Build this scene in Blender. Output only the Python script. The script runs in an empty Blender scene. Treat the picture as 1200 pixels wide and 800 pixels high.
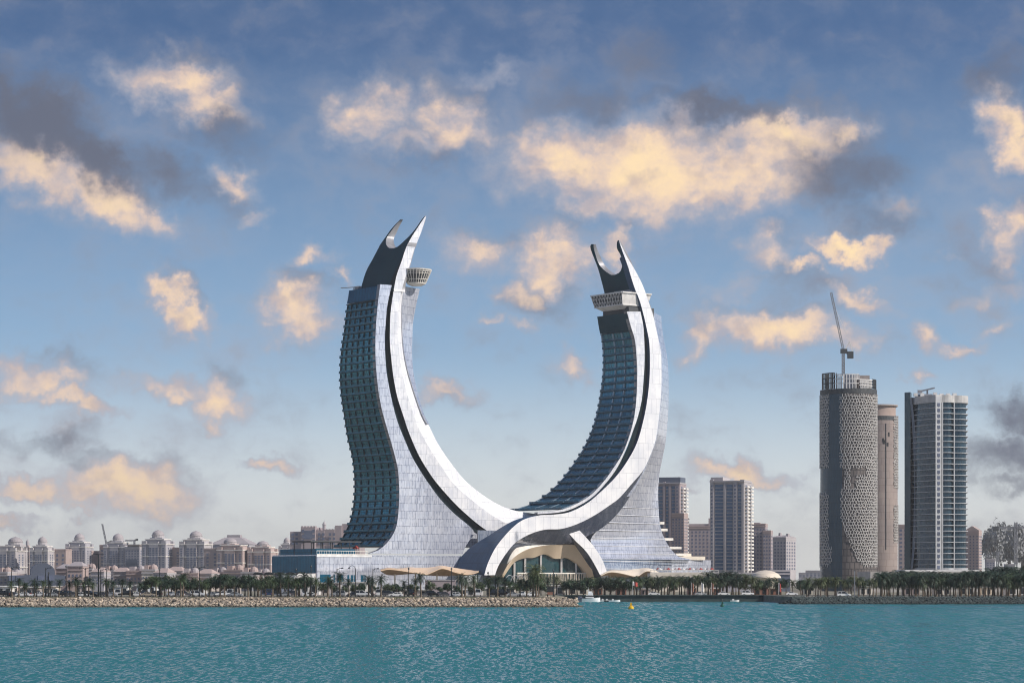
import bpy, bmesh, math, random
import numpy as np
from mathutils import Vector, Matrix
random.seed(7)
R = math.radians
scene = bpy.context.scene
COL = scene.collection

# ------------------------------------------------------------------ camera
F = 3090.0            # focal length in pixels of a 1200 wide picture
HZ = 680.0            # picture row of the horizon
CAMZ = 8.0
cam_d = bpy.data.cameras.new("camera")
cam = bpy.data.objects.new("camera", cam_d); COL.objects.link(cam)
cam.location = (0, 0, CAMZ); cam.rotation_euler = (R(90), 0, 0)
cam_d.sensor_width = 36; cam_d.lens = 36 * F / 1200.0
cam_d.shift_y = (HZ - 400) / 1200.0
cam_d.clip_start = 1; cam_d.clip_end = 60000
scene.camera = cam

# ------------------------------------------------------------------ light and exposure
SUN_AZ = Vector((0.93, -0.37, 0)).normalized(); SUN_EL = R(35)
sun_vec = Vector((SUN_AZ.x * math.cos(SUN_EL), SUN_AZ.y * math.cos(SUN_EL), math.sin(SUN_EL)))
sd = bpy.data.lights.new("sun", 'SUN'); sd.energy = 4.3; sd.angle = R(0.5); sd.color = (1.0, 0.93, 0.84)
so = bpy.data.objects.new("sun", sd); COL.objects.link(so)
so.rotation_euler = (-sun_vec).to_track_quat('-Z', 'Y').to_euler(); so.location = (600, -200, 600)
scene.view_settings.view_transform = 'Standard'; scene.view_settings.look = 'None'
scene.view_settings.exposure = 0.1; scene.view_settings.gamma = 1.0
scene.view_settings.use_curve_mapping = False
scene.render.engine = 'CYCLES'
scene.cycles.use_denoising = True
scene.cycles.max_bounces = 6; scene.cycles.volume_bounces = 0
scene.cycles.sample_clamp_indirect = 4; scene.cycles.filter_width = 1.1
SKY_STRENGTH = 0.085
HORIZON = (.98,.95,.87)
HAZE = 5.6e-5

# ------------------------------------------------------------------ node helper
class NT:
    def __init__(s, tree): s.t = tree
    def n(s, kind, **kw):
        nd = s.t.nodes.new(kind)
        for k, v in kw.items():
            if k.startswith('i_'): nd.inputs[int(k[2:])].default_value = v
            else: setattr(nd, k, v)
        return nd
    def l(s, a, b): s.t.links.new(a, b)
    def math(s, op, a, b=None, clamp=False):
        m = s.n('ShaderNodeMath', operation=op); m.use_clamp = clamp
        for i, x in enumerate((a, b)):
            if x is None: continue
            if isinstance(x, (int, float)): m.inputs[i].default_value = x
            else: s.l(x, m.inputs[i])
        return m.outputs[0]
    def mix(s, fac, a, b, blend='MIX'):
        m = s.n('ShaderNodeMix', data_type='RGBA', blend_type=blend)
        for i, x in ((0, fac), (6, a), (7, b)):
            if isinstance(x, (int, float)): m.inputs[i].default_value = x
            elif isinstance(x, (tuple, list)): m.inputs[i].default_value = tuple(x) + (1,) if len(x) == 3 else x
            else: s.l(x, m.inputs[i])
        return m.outputs[2]
    def rng(s, v, a, b, c, d, smooth=True):
        m = s.n('ShaderNodeMapRange', interpolation_type='SMOOTHSTEP' if smooth else 'LINEAR')
        s.l(v, m.inputs[0])
        for i, x in enumerate((a, b, c, d)): m.inputs[i + 1].default_value = x
        return m.outputs[0]
    def noise(s, vec, scale, detail=4, rough=.55, col=False, dist=0):
        m = s.n('ShaderNodeTexNoise'); s.l(vec, m.inputs['Vector'])
        m.inputs['Scale'].default_value = scale; m.inputs['Detail'].default_value = detail
        m.inputs['Roughness'].default_value = rough; m.inputs['Distortion'].default_value = dist
        return m.outputs['Color' if col else 'Fac']
    def vmath(s, op, a, b=None, scale=None):
        m = s.n('ShaderNodeVectorMath', operation=op)
        for i, x in enumerate((a, b)):
            if x is None: continue
            if isinstance(x, (tuple, list)): m.inputs[i].default_value = x
            else: s.l(x, m.inputs[i])
        if scale is not None: m.inputs['Scale'].default_value = scale
        return m.outputs[1] if op == 'LENGTH' else m.outputs[0]

# ------------------------------------------------------------------ sky with clouds, mapped by azimuth and elevation
world = bpy.data.worlds.new("World"); scene.world = world; world.use_nodes = True
world.cycles.sampling_method = 'MANUAL'; world.cycles.sample_map_resolution = 256
def build_sky():
    t = world.node_tree; t.nodes.clear(); N = N_ = NT(t)
    out = N.n('ShaderNodeOutputWorld')
    tc = N.n('ShaderNodeTexCoord'); d = tc.outputs['Generated']
    sep = N.n('ShaderNodeSeparateXYZ'); N.l(d, sep.inputs[0]); x, y, z = sep.outputs
    # sky looked up steeper than it stands so that the blue deepens quickly above the horizon
    cb = N.n('ShaderNodeCombineXYZ'); N.l(x, cb.inputs[0]); N.l(y, cb.inputs[1])
    zp = N.math('MAXIMUM', z, 0.0); zz = N.math('ADD', N.math('MULTIPLY', zp, N.math('ADD', N.math('MULTIPLY', zp, 11.0), 1.3)), 0.03); N.l(zz, cb.inputs[2])
    sky = N.n('ShaderNodeTexSky', sky_type='NISHITA'); sky.sun_disc = False
    sky.sun_elevation = SUN_EL; sky.sun_rotation = math.atan2(SUN_AZ.x, SUN_AZ.y)
    sky.air_density = 1.25; sky.dust_density = 1.2; sky.ozone_density = 2.0
    N.l(N.vmath('NORMALIZE', cb.outputs[0]), sky.inputs['Vector'])
    skyc = N.mix(1.0, sky.outputs[0], (0.76, 0.97, 1.20), 'MULTIPLY')
    skyc = N.mix(N.rng(z, .0, .20, .80, 0, False), skyc, tuple(c/SKY_STRENGTH for c in (.40,.60,.80)))
    skyc = N.mix(N.rng(z, -.005, .095, .92, 0), skyc, tuple(c/SKY_STRENGTH for c in HORIZON))
    # cloud coordinates in units of 1/3090 radian
    az = N.math('MULTIPLY', N.math('ARCTAN2', x, y), F)
    el = N.math('MULTIPLY', N.math('ARCSINE', z), F)
    q = N.n('ShaderNodeCombineXYZ'); N.l(az, q.inputs[0]); N.l(el, q.inputs[1]); q = q.outputs[0]
    w1 = N.vmath('SCALE', N.vmath('SUBTRACT', N.noise(q, 1/70, 5, .6, True), (.5, .5, .5)), scale=95)
    w2 = N.vmath('SCALE', N.vmath('SUBTRACT', N.noise(q, 1/20, 3, .6, True), (.5, .5, .5)), scale=26)
    qw = N.vmath('ADD', q, N.vmath('ADD', w1, w2))
    flat = N.n('ShaderNodeVectorMath', operation='MULTIPLY'); N.l(qw, flat.inputs[0]); flat.inputs[1].default_value = (1, 1, 0); qw = flat.outputs[0]
    def field(N, qw, lst, after):
        cur = None; src = qw
        for k, (cx, cy, rx, ry, rot, amp) in enumerate(lst):
            if k == 0 and after is not None or k and k % 6 == 0:      # evaluated a few at a time, the shader stack is short
                ma = N.n('ShaderNodeVectorMath', operation='MULTIPLY_ADD'); N.l(cur if cur is not None else after, ma.inputs[0]); ma.inputs[1].default_value = (1e-7, 1e-7, 0); N.l(qw, ma.inputs[2]); src = ma.outputs[0]
            a, e = sky_xy(cx, cy)
            mp = N.n('ShaderNodeMapping', vector_type='TEXTURE')
            N.l(src, mp.inputs['Vector']); mp.inputs['Location'].default_value = (a, e, 0)
            mp.inputs['Rotation'].default_value = (0, 0, R(rot)); mp.inputs['Scale'].default_value = (rx*1.2, ry*1.5, 1)
            v = N.rng(N.vmath('LENGTH', mp.outputs[0]), 0.0, 1.35, amp, 0.0)
            cur = v if cur is None else N.math('MAXIMUM', cur, v)
        if cur is None: cur = N.n('ShaderNodeValue').outputs[0]; cur.default_value = 0.0
        return cur
    def sky_xy(cx, cy):
        a = math.atan((cx - 600) / F) * F; dl = math.sqrt(F*F + (cx-600)**2 + (HZ-cy)**2)
        return a, math.asin((HZ - cy) / dl) * F
    lit = [(205,100,85,24,-6,.9),(240,120,60,22,-15,.9),(60,205,100,27,-24,.95),(130,235,75,28,-28,.95),(180,262,42,16,-8,.9),(278,212,32,17,-20,.75),
           (300,258,20,9,-15,.5),(440,135,62,34,5,.95),(530,150,60,32,-12,.85),(470,170,70,22,0,.7),(572,88,42,16,10,.5),
           (660,190,90,40,0,1.0),(760,195,120,52,0,1.2),(860,205,110,45,5,1.1),(920,165,90,34,-6,.95),(700,235,80,26,-10,.85),(1000,160,30,14,0,.7),
           (560,300,45,26,-10,.75),(650,305,62,32,8,1.0),(610,345,40,16,0,.8),(722,288,24,22,0,.9),(1050,240,35,18,-10,.6),
           (195,345,30,18,-20,1.0),(222,368,36,18,-25,1.0),(345,368,46,26,-8,1.1),(365,302,30,13,5,.9),(402,331,16,6,0,.7),
           (40,440,58,22,-6,1.0),(95,470,62,12,-16,.9),(205,450,70,16,0,.9),(255,462,46,26,-8,1.05),(312,546,40,9,0,.8),
           (30,575,56,16,-4,1.0),(150,574,92,30,0,1.2),(105,590,50,14,0,.8),(20,616,30,7,0,.7),(100,606,28,5,0,.6),
           (520,455,42,12,3,.8),(672,428,32,14,0,.9),(575,378,20,6,0,.6),(606,388,22,9,0,.6),
           (900,385,90,24,0,1.15),(830,400,42,20,8,.95),(990,397,46,16,0,.85),(905,290,40,22,-15,.8),(995,291,44,12,-5,1.15),(945,312,36,11,0,1.0),
           (1010,352,50,14,-24,.8),(865,335,40,14,15,.55),(1085,400,24,16,-35,.9),(1120,411,36,9,0,.85),(1068,445,14,9,0,.75),
           (1175,140,32,32,20,1.0),(1190,170,34,22,0,1.0),(1185,270,34,30,10,1.0),(1150,340,40,16,30,.5),(1190,330,36,14,-20,.5),(1165,385,32,10,30,.55),
           (600,150,330,80,0,.24),(110,190,190,75,-20,.24),(110,530,190,80,0,.30),(960,330,170,85,0,.30),(1160,270,80,110,0,.30),(640,330,130,60,0,.30),(250,390,160,50,0,.22),(870,556,68,13,0,1.0),(800,575,30,6,0,.5),(940,548,12,5,0,.4),(1110,300,14,6,-30,.4)]
    dark = [(50,150,95,40,-28,1.0),(120,195,80,30,-30,.9),(190,205,90,26,-20,.55),(260,150,60,28,-10,.45),(860,125,130,16,-4,.65),(970,200,90,40,-6,.65),
            (1030,250,60,26,-12,.4),(690,120,70,26,0,.45),(760,70,60,26,0,.3),(60,515,60,14,6,.45),(110,540,50,12,-14,.4),(530,462,30,10,0,.25),
            (1195,490,60,20,-14,.75),(1180,535,70,22,0,.7),(1200,565,60,14,0,.7),
            (1165,90,40,26,20,.45),(940,330,60,26,0,.35),(640,350,70,20,0,.35),(500,185,70,18,0,.4),(1150,300,60,40,0,.25)]
    qs = N.vmath('MULTIPLY', N.vmath('ADD', q, N.vmath('SCALE', w1, scale=.45)), (.8, 1.15, 1)); fb = N.noise(qs, 1/CLOUD_FINE, 8, .58)
    fb2 = N.noise(q, 1/110, 3, .5)
    fbs = N.math('ADD', N.math('MULTIPLY', N.math('SUBTRACT', fb, .5), 1.5), N.math('MULTIPLY', N.math('SUBTRACT', fb2, .5), .6))
    rl = N.math('SUBTRACT', N.noise(N.vmath('ADD', q, (-8, -16, 2)), 1/CLOUD_FINE, 5, .52), N.noise(q, 1/CLOUD_FINE, 5, .52))
    relief = N.rng(N.math('ADD', rl, N.math('MULTIPLY', N.math('SUBTRACT', .5, fb2), .35)), -.03, .22, 0, .5)
    S = 1.0 / SKY_STRENGTH
    col = lambda *c: tuple(v*S for v in c)
    def leaf(clit, cdark):
        """one patch of the sky with the clouds that reach into it"""
        g = bpy.data.node_groups.new('sky_patch', 'ShaderNodeTree')
        for nm, ty in (('qw','NodeSocketVector'),('fbs','NodeSocketFloat'),('relief','NodeSocketFloat'),('sky','NodeSocketColor')): g.interface.new_socket(nm, in_out='INPUT', socket_type=ty)
        g.interface.new_socket('patch', in_out='OUTPUT', socket_type='NodeSocketShader')
        W = N_; n = NT(g); gi = n.n('NodeGroupInput'); go = n.n('NodeGroupOutput'); qv, fb_, rl_, sk = gi.outputs[:4]
        b = n.n('ShaderNodeBackground'); b.inputs[1].default_value = SKY_STRENGTH
        mL = field(n, qv, clit, None); mD = field(n, qv, cdark, mL)
        body = n.math('ADD', mL, fb_)
        dL = n.rng(body, -.03, 1.16, 0, 1)
        veil = n.rng(n.math('ADD', mL, n.math('MULTIPLY', fb_, .6)), -.2, .95, 0, .62)
        dD = n.rng(n.math('ADD', mD, n.math('MULTIPLY', fb_, .7)), -.02, .85, 0, .95)
        litc = n.mix(n.rng(dL, .2, .95, 0, 1), col(.40,.40,.47), col(.80,.60,.50))
        litc = n.mix(n.rng(body, .6, 1.6, 0, 1), litc, col(1.05,.80,.46))
        litc = n.mix(rl_, litc, col(.44,.36,.38))
        base = n.mix(veil, sk, col(.40,.43,.52))
        base = n.mix(dD, base, col(.125,.14,.195))
        grey = n.rng(n.math('ADD', n.math('SUBTRACT', mD, mL), n.math('MULTIPLY', fb_, .5)), -.75, .6, 0, .95)
        c2 = n.mix(n.math('MULTIPLY', dL, n.math('SUBTRACT', 1.0, grey)), base, litc)
        n.l(c2, b.inputs[0]); n.l(b.outputs[0], go.inputs[0])
        gn = N_.n('ShaderNodeGroup'); gn.node_tree = g
        for i_, x_ in enumerate((qw, fbs, relief, skyc)): N_.l(x_, gn.inputs[i_])
        return gn.outputs[0]
    for (cx, cy, rx, ry, rot, amp) in list(lit):            # the shaded upper side of every larger cloud
        if 18 <= ry < 56: dark.append((cx + .3*rx, cy - .95*ry, rx*.85, ry*.6, rot, amp*.26))
    def pick(val, thr, lo, hi):
        m = N.n('ShaderNodeMixShader'); N.l(N.math('GREATER_THAN', val, thr), m.inputs[0]); N.l(lo, m.inputs[1]); N.l(hi, m.inputs[2]); return m.outputs[0]
    XS = [sky_xy(x, 680)[0] for x in (-220, 100, 225, 345, 480, 610, 735, 860, 985, 1095, 1420)]; YS = [-60, 170, 350, 520, 900]
    def inside(lst, i, j):
        out_ = []
        for e in lst:
            a, el_ = sky_xy(e[0], e[1]); r = R(e[4]); hx = 1.35*math.hypot(e[2]*1.2*math.cos(r), e[3]*1.5*math.sin(r)) + 44; hy = 1.35*math.hypot(e[2]*1.2*math.sin(r), e[3]*1.5*math.cos(r)) + 44
            if XS[i] - hx < a < XS[i+1] + hx and YS[j] - hy < el_ < YS[j+1] + hy: out_.append(e)
        return out_
    def tree_x(i0, i1, j):
        if i1 - i0 == 1: return leaf(inside(lit, i0, j), inside(dark, i0, j))
        m = (i0 + i1)//2; return pick(az, XS[m], tree_x(i0, m, j), tree_x(m, i1, j))
    def tree_y(j0, j1):
        if j1 - j0 == 1: return tree_x(0, len(XS)-1, j0)
        m = (j0 + j1)//2; return pick(el, YS[m], tree_y(j0, m), tree_y(m, j1))
    # clouds over the rest of the sky dome, out of the picture but seen in the reflections
    far_ = N.n('ShaderNodeBackground'); far_.inputs[1].default_value = SKY_STRENGTH
    gn_ = N.noise(N.vmath('MULTIPLY', d, (1, 1, 1.8)), 7.0, 7, .6)
    N.l(N.mix(N.rng(gn_, .58, .78, 0, 1), col(.44,.42,.47), col(.95,.74,.52)), far_.inputs[0])
    away = N.math('MAXIMUM', N.rng(N.math('ABSOLUTE', az), 850, 1500, 0, 1), N.rng(el, 900, 1500, 0, 1))
    dG = N.math('MULTIPLY', N.math('MULTIPLY', N.rng(gn_, .52, .70, 0, .95), N.rng(el, 0, 200, 0, 1)), away)
    rm = N.n('ShaderNodeMixShader'); N.l(dG, rm.inputs[0]); N.l(leaf([], []), rm.inputs[1]); N.l(far_.outputs[0], rm.inputs[2])
    class rest: outputs = [rm.outputs[0]]
    t_ = pick(el, YS[-1], pick(el, YS[0], rest.outputs[0], tree_y(0, len(YS)-1)), rest.outputs[0])
    t_ = pick(az, XS[0], rest.outputs[0], pick(az, XS[-1], t_, rest.outputs[0]))
    N.l(t_, out.inputs[0])
CLOUD_FINE = 48
build_sky()

# ------------------------------------------------------------------ materials
MATS = {}
def pmat(name, col, rough=.6, metal=0.0, var=.14, scale=.25, spec=.5, bump=0.0, alpha=None):
    if name in MATS: return MATS[name]
    m = bpy.data.materials.new(name); m.use_nodes = True; t = m.node_tree; t.nodes.clear(); N = NT(t)
    o = N.n('ShaderNodeOutputMaterial'); b = N.n('ShaderNodeBsdfPrincipled'); N.l(b.outputs[0], o.inputs[0])
    tc = N.n('ShaderNodeTexCoord')
    nf = N.noise(tc.outputs['Object'], scale, 5, .6)
    lo = tuple(max(0, c*(1-var)) for c in col); hi = tuple(min(1, c*(1+var)) for c in col)
    c = N.mix(N.rng(nf, .3, .7, 0, 1), lo, hi)
    N.l(c, b.inputs['Base Color'])
    b.inputs['Roughness'].default_value = rough; b.inputs['Metallic'].default_value = metal
    b.inputs['Specular IOR Level'].default_value = spec
    if bump:
        bp = N.n('ShaderNodeBump'); bp.inputs['Strength'].default_value = bump; bp.inputs['Distance'].default_value = .2
        N.l(N.noise(tc.outputs['Object'], scale*6, 4), bp.inputs['Height']); N.l(bp.outputs[0], b.inputs['Normal'])
    MATS[name] = m; return m

def panel_mat(name, c1, c2, mortar, w, h, ms=.05, rough=.25, metal=0.0, spec=.5, wob=.0, minor=None, coat=0.0):
    """cladding panels laid out in metres along the UV map"""
    if name in MATS: return MATS[name]
    m = bpy.data.materials.new(name); m.use_nodes = True; t = m.node_tree; t.nodes.clear(); N = NT(t)
    o = N.n('ShaderNodeOutputMaterial'); b = N.n('ShaderNodeBsdfPrincipled'); N.l(b.outputs[0], o.inputs[0])
    uv = N.n('ShaderNodeUVMap'); uvo = uv.outputs[0]
    def brick(w, h, ms, off, ca, cb_, cm):
        br = N.n('ShaderNodeTexBrick'); N.l(uvo, br.inputs['Vector'])
        br.offset = off; br.offset_frequency = 2; br.squash = .7; br.squash_frequency = 3
        br.inputs['Scale'].default_value = 1; br.inputs['Brick Width'].default_value = w; br.inputs['Row Height'].default_value = h
        br.inputs['Mortar Size'].default_value = ms; br.inputs['Mortar Smooth'].default_value = .3
        for i, c in ((1, ca), (2, cb_), (3, cm)): br.inputs[i].default_value = tuple(c) + (1,)
        return br
    br = brick(w, h, ms, .37, c1, c2, mortar)
    c = br.outputs['Color']
    if minor:
        b2 = brick(minor[0], minor[1], minor[2], .5, (1,1,1), (.86,.87,.9), minor[3])
        mk = N.rng(N.noise(N.vmath('MULTIPLY', uvo, (.55, .23, 1)), 1.0, 1, .5), .44, .52, 0, 1); c = N.mix(mk, c, N.mix(1.0, c, b2.outputs['Color'], 'MULTIPLY'))
    nf = N.noise(uvo, .09, 4, .6)
    c = N.mix(1.0, c, N.mix(N.rng(nf, .3, .7, 0, 1), (.86,.87,.9), (1.06,1.05,1.04)), 'MULTIPLY')
    N.l(c, b.inputs['Base Color'])
    b.inputs['Roughness'].default_value = rough; b.inputs['Metallic'].default_value = metal; b.inputs['Specular IOR Level'].default_value = spec
    b.inputs['Coat Weight'].default_value = coat; b.inputs['Coat Roughness'].default_value = .08
    if wob:
        bp = N.n('ShaderNodeBump'); bp.inputs['Strength'].default_value = wob; bp.inputs['Distance'].default_value = .5
        hh = N.math('ADD', N.noise(uvo, .22, 2), N.math('MULTIPLY', br.outputs['Fac'], -.05))
        N.l(hh, bp.inputs['Height']); N.l(bp.outputs[0], b.inputs['Normal'])
    MATS[name] = m; return m

M = dict(
 white_panel = panel_mat('white_panel', (.84,.84,.86), (.78,.79,.83), (.42,.44,.49), 4.4, 6.2, .08, .24, .1, .5, .2, (2.2, 12.4, .05, (.72,.74,.78))),
 bevel_panel = panel_mat('bevel_panel', (.88,.88,.89), (.84,.84,.86), (.45,.46,.5), 5.5, 9.0, .08, .32, .05, .5, .12),
 glass_panel = panel_mat('glass_panel', (.72,.75,.84), (.66,.69,.78), (.32,.34,.41), 3.1, 4.35, .075, .14, .42, .6, .22, (1.9, 4.35, .14, (.42,.45,.52))),
 clear_panel = panel_mat('clear_panel', (.40,.45,.54), (.30,.36,.46), (.62,.64,.68), 3.1, 4.35, .09, .14, .35, .7, .25, (1.9, 4.35, .22, (.40,.45,.55))),
 soffit_panel = panel_mat('soffit_panel', (.13,.16,.23), (.20,.23,.31), (.06,.07,.11), 2.6, 4.35, .06, .10, .55, .8, .5, (.9, 21, .06, (.5,.52,.6))),  # grey reflections put into the base colour
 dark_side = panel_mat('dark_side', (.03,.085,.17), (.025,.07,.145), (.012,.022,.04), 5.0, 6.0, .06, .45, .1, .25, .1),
 dark_crown = panel_mat('dark_crown', (.002,.050,.074), (.0018,.043,.066), (.001,.02,.03), 6.0, 8.0, .05, .5, .0, .05, .1),
 groove = panel_mat('groove', (.004,.018,.024), (.003,.015,.02), (.002,.008,.012), 4.0, 4.35, .06, .6, 0, .12, .05),
 blue_glass = panel_mat('blue_glass', (.004,.12,.21), (.003,.10,.18), (.001,.04,.07), 3.0, 12.0, .10, .3, .45, .22, .12, (1.5, 7.0, .07, (.6,.7,.75))),
 bay_glass = panel_mat('bay_glass', (.012,.19,.27), (.04,.29,.37), (.007,.06,.09), 2.4, 4.35, .12, .2, .5, .3, .4, (4.8, 8.7, .2, (.35,.42,.46))),
 bay_glass2 = panel_mat('bay_glass2', (.018,.18,.28), (.055,.27,.38), (.008,.05,.08), 3.0, 4.35, .12, .2, .5, .35, .4, (6.0, 8.7, .2, (.4,.46,.5))),
 rail_glass = pmat('rail_glass', (.014,.13,.195), .25, .2, .35, .15, .25),
 slab = pmat('slab', (.006,.035,.05), .8, 0, .25, .1, .2),
 fin = pmat('fin', (.26,.36,.45), .6, 0, .2, .1),
 grey_metal = pmat('grey_metal', (.27,.27,.29), .45, .3),
 cream = pmat('cream', (.70,.63,.53), .7), cream_white = pmat('cream_white', (.78,.74,.68), .6),
 tan_canopy = pmat('tan_canopy', (.62,.44,.29), .55, 0, .1, .06), pale_canopy = pmat('pale_canopy', (.74,.64,.52), .55, 0, .08, .06),
 tan_shell = pmat('tan_shell', (.80,.64,.47), .5, 0, .07, .05),
 white_paint = pmat('white_paint', (.80,.80,.80), .4), off_white = pmat('off_white', (.70,.68,.66), .6),
 black = pmat('black', (.012,.014,.016), .5), dark_grey = pmat('dark_grey', (.05,.055,.06), .6),
 red = pmat('red', (.38,.05,.04), .6), orange_red = pmat('orange_red', (.28,.14,.10), .5), yellow = pmat('yellow', (.75,.45,.02), .45), green_paint = pmat('green_paint', (.01,.10,.07), .5),
 stone = pmat('stone', (.44,.41,.42), .85, 0, .10, .05), stone_pink = pmat('stone_pink', (.42,.33,.31), .85, 0, .12, .05), stone_cool = pmat('stone_cool', (.39,.375,.405), .85, 0, .1, .05),
 stone_brown = pmat('stone_brown', (.37,.31,.32), .85, 0, .1, .05), plaster = pmat('plaster', (.40,.35,.33), .85, 0, .15, .1), dome = pmat('dome', (.38,.34,.35), .7, 0, .1, .08),
 window = pmat('window', (.13,.15,.22), .25, .1, .4, .03), window_blue = pmat('window_blue', (.09,.15,.24), .2, .15, .4, .05),
 hall_roof = pmat('hall_roof', (.12,.14,.19), .6, 0, .1, .05),
 concrete = pmat('concrete', (.36,.31,.29), .85, 0, .15, .08, bump=.1), concrete_tan = pmat('concrete_tan', (.40,.31,.27), .85, 0, .15, .06, bump=.1),
 web = pmat('web', (.52,.50,.48), .6, 0, .1, .2),
 trunk = pmat('trunk', (.15,.115,.085), .9, 0, .3, 1.5, bump=.5), bark = pmat('bark', (.10,.075,.055), .9, 0, .3, 1.5),
 frond = pmat('frond', (.045,.075,.028), .55, 0, .45, .8), frond_dark = pmat('frond_dark', (.022,.045,.024), .55, 0, .45, .8), frond_light = pmat('frond_light', (.075,.095,.035), .55, 0, .4, .8),
 leaf = pmat('leaf', (.018,.045,.018), .5, 0, .5, .6), leaf_light = pmat('leaf_light', (.05,.075,.03), .5, 0, .45, .6),
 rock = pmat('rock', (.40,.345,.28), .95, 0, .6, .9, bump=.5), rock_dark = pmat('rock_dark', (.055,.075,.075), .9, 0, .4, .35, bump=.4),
 tyre = pmat('tyre', (.012,.012,.012), .8), car_glass = pmat('car_glass', (.02,.025,.03), .1), lamp_lens = pmat('lamp_lens', (.7,.7,.68), .2),
)
def tide(m, wet):
    """wet, weed-stained foot of the stones just above the water, and a tone of its own for each stone"""
    t = m.node_tree; N = NT(t); b = next(n for n in t.nodes if n.type == 'BSDF_PRINCIPLED'); src = b.inputs['Base Color'].links[0].from_socket
    g = N.n('ShaderNodeNewGeometry'); sp = N.n('ShaderNodeSeparateXYZ'); N.l(g.outputs['Position'], sp.inputs[0])
    tone = N.mix(N.rng(g.outputs['Random Per Island'], 0, 1, 0, 1, False), (.62,.62,.64), (1.18,1.12,1.06)); c = N.mix(1.0, src, tone, 'MULTIPLY')
    h = N.math('ADD', sp.outputs[2], N.math('MULTIPLY', N.noise(g.outputs['Position'], .5, 3), -.9))
    N.l(N.mix(N.rng(h, -.25, .35, 1, 0), c, wet), b.inputs['Base Color'])
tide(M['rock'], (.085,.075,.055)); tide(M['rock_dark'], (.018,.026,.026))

# ------------------------------------------------------------------ mesh builder and object helpers
def P(px, py, Y): return Vector(((px - 600) / F * Y, Y, CAMZ + (HZ - py) / F * Y))
def wx(px, Y): return (px - 600) / F * Y
def wz(py, Y): return CAMZ + (HZ - py) / F * Y

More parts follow.
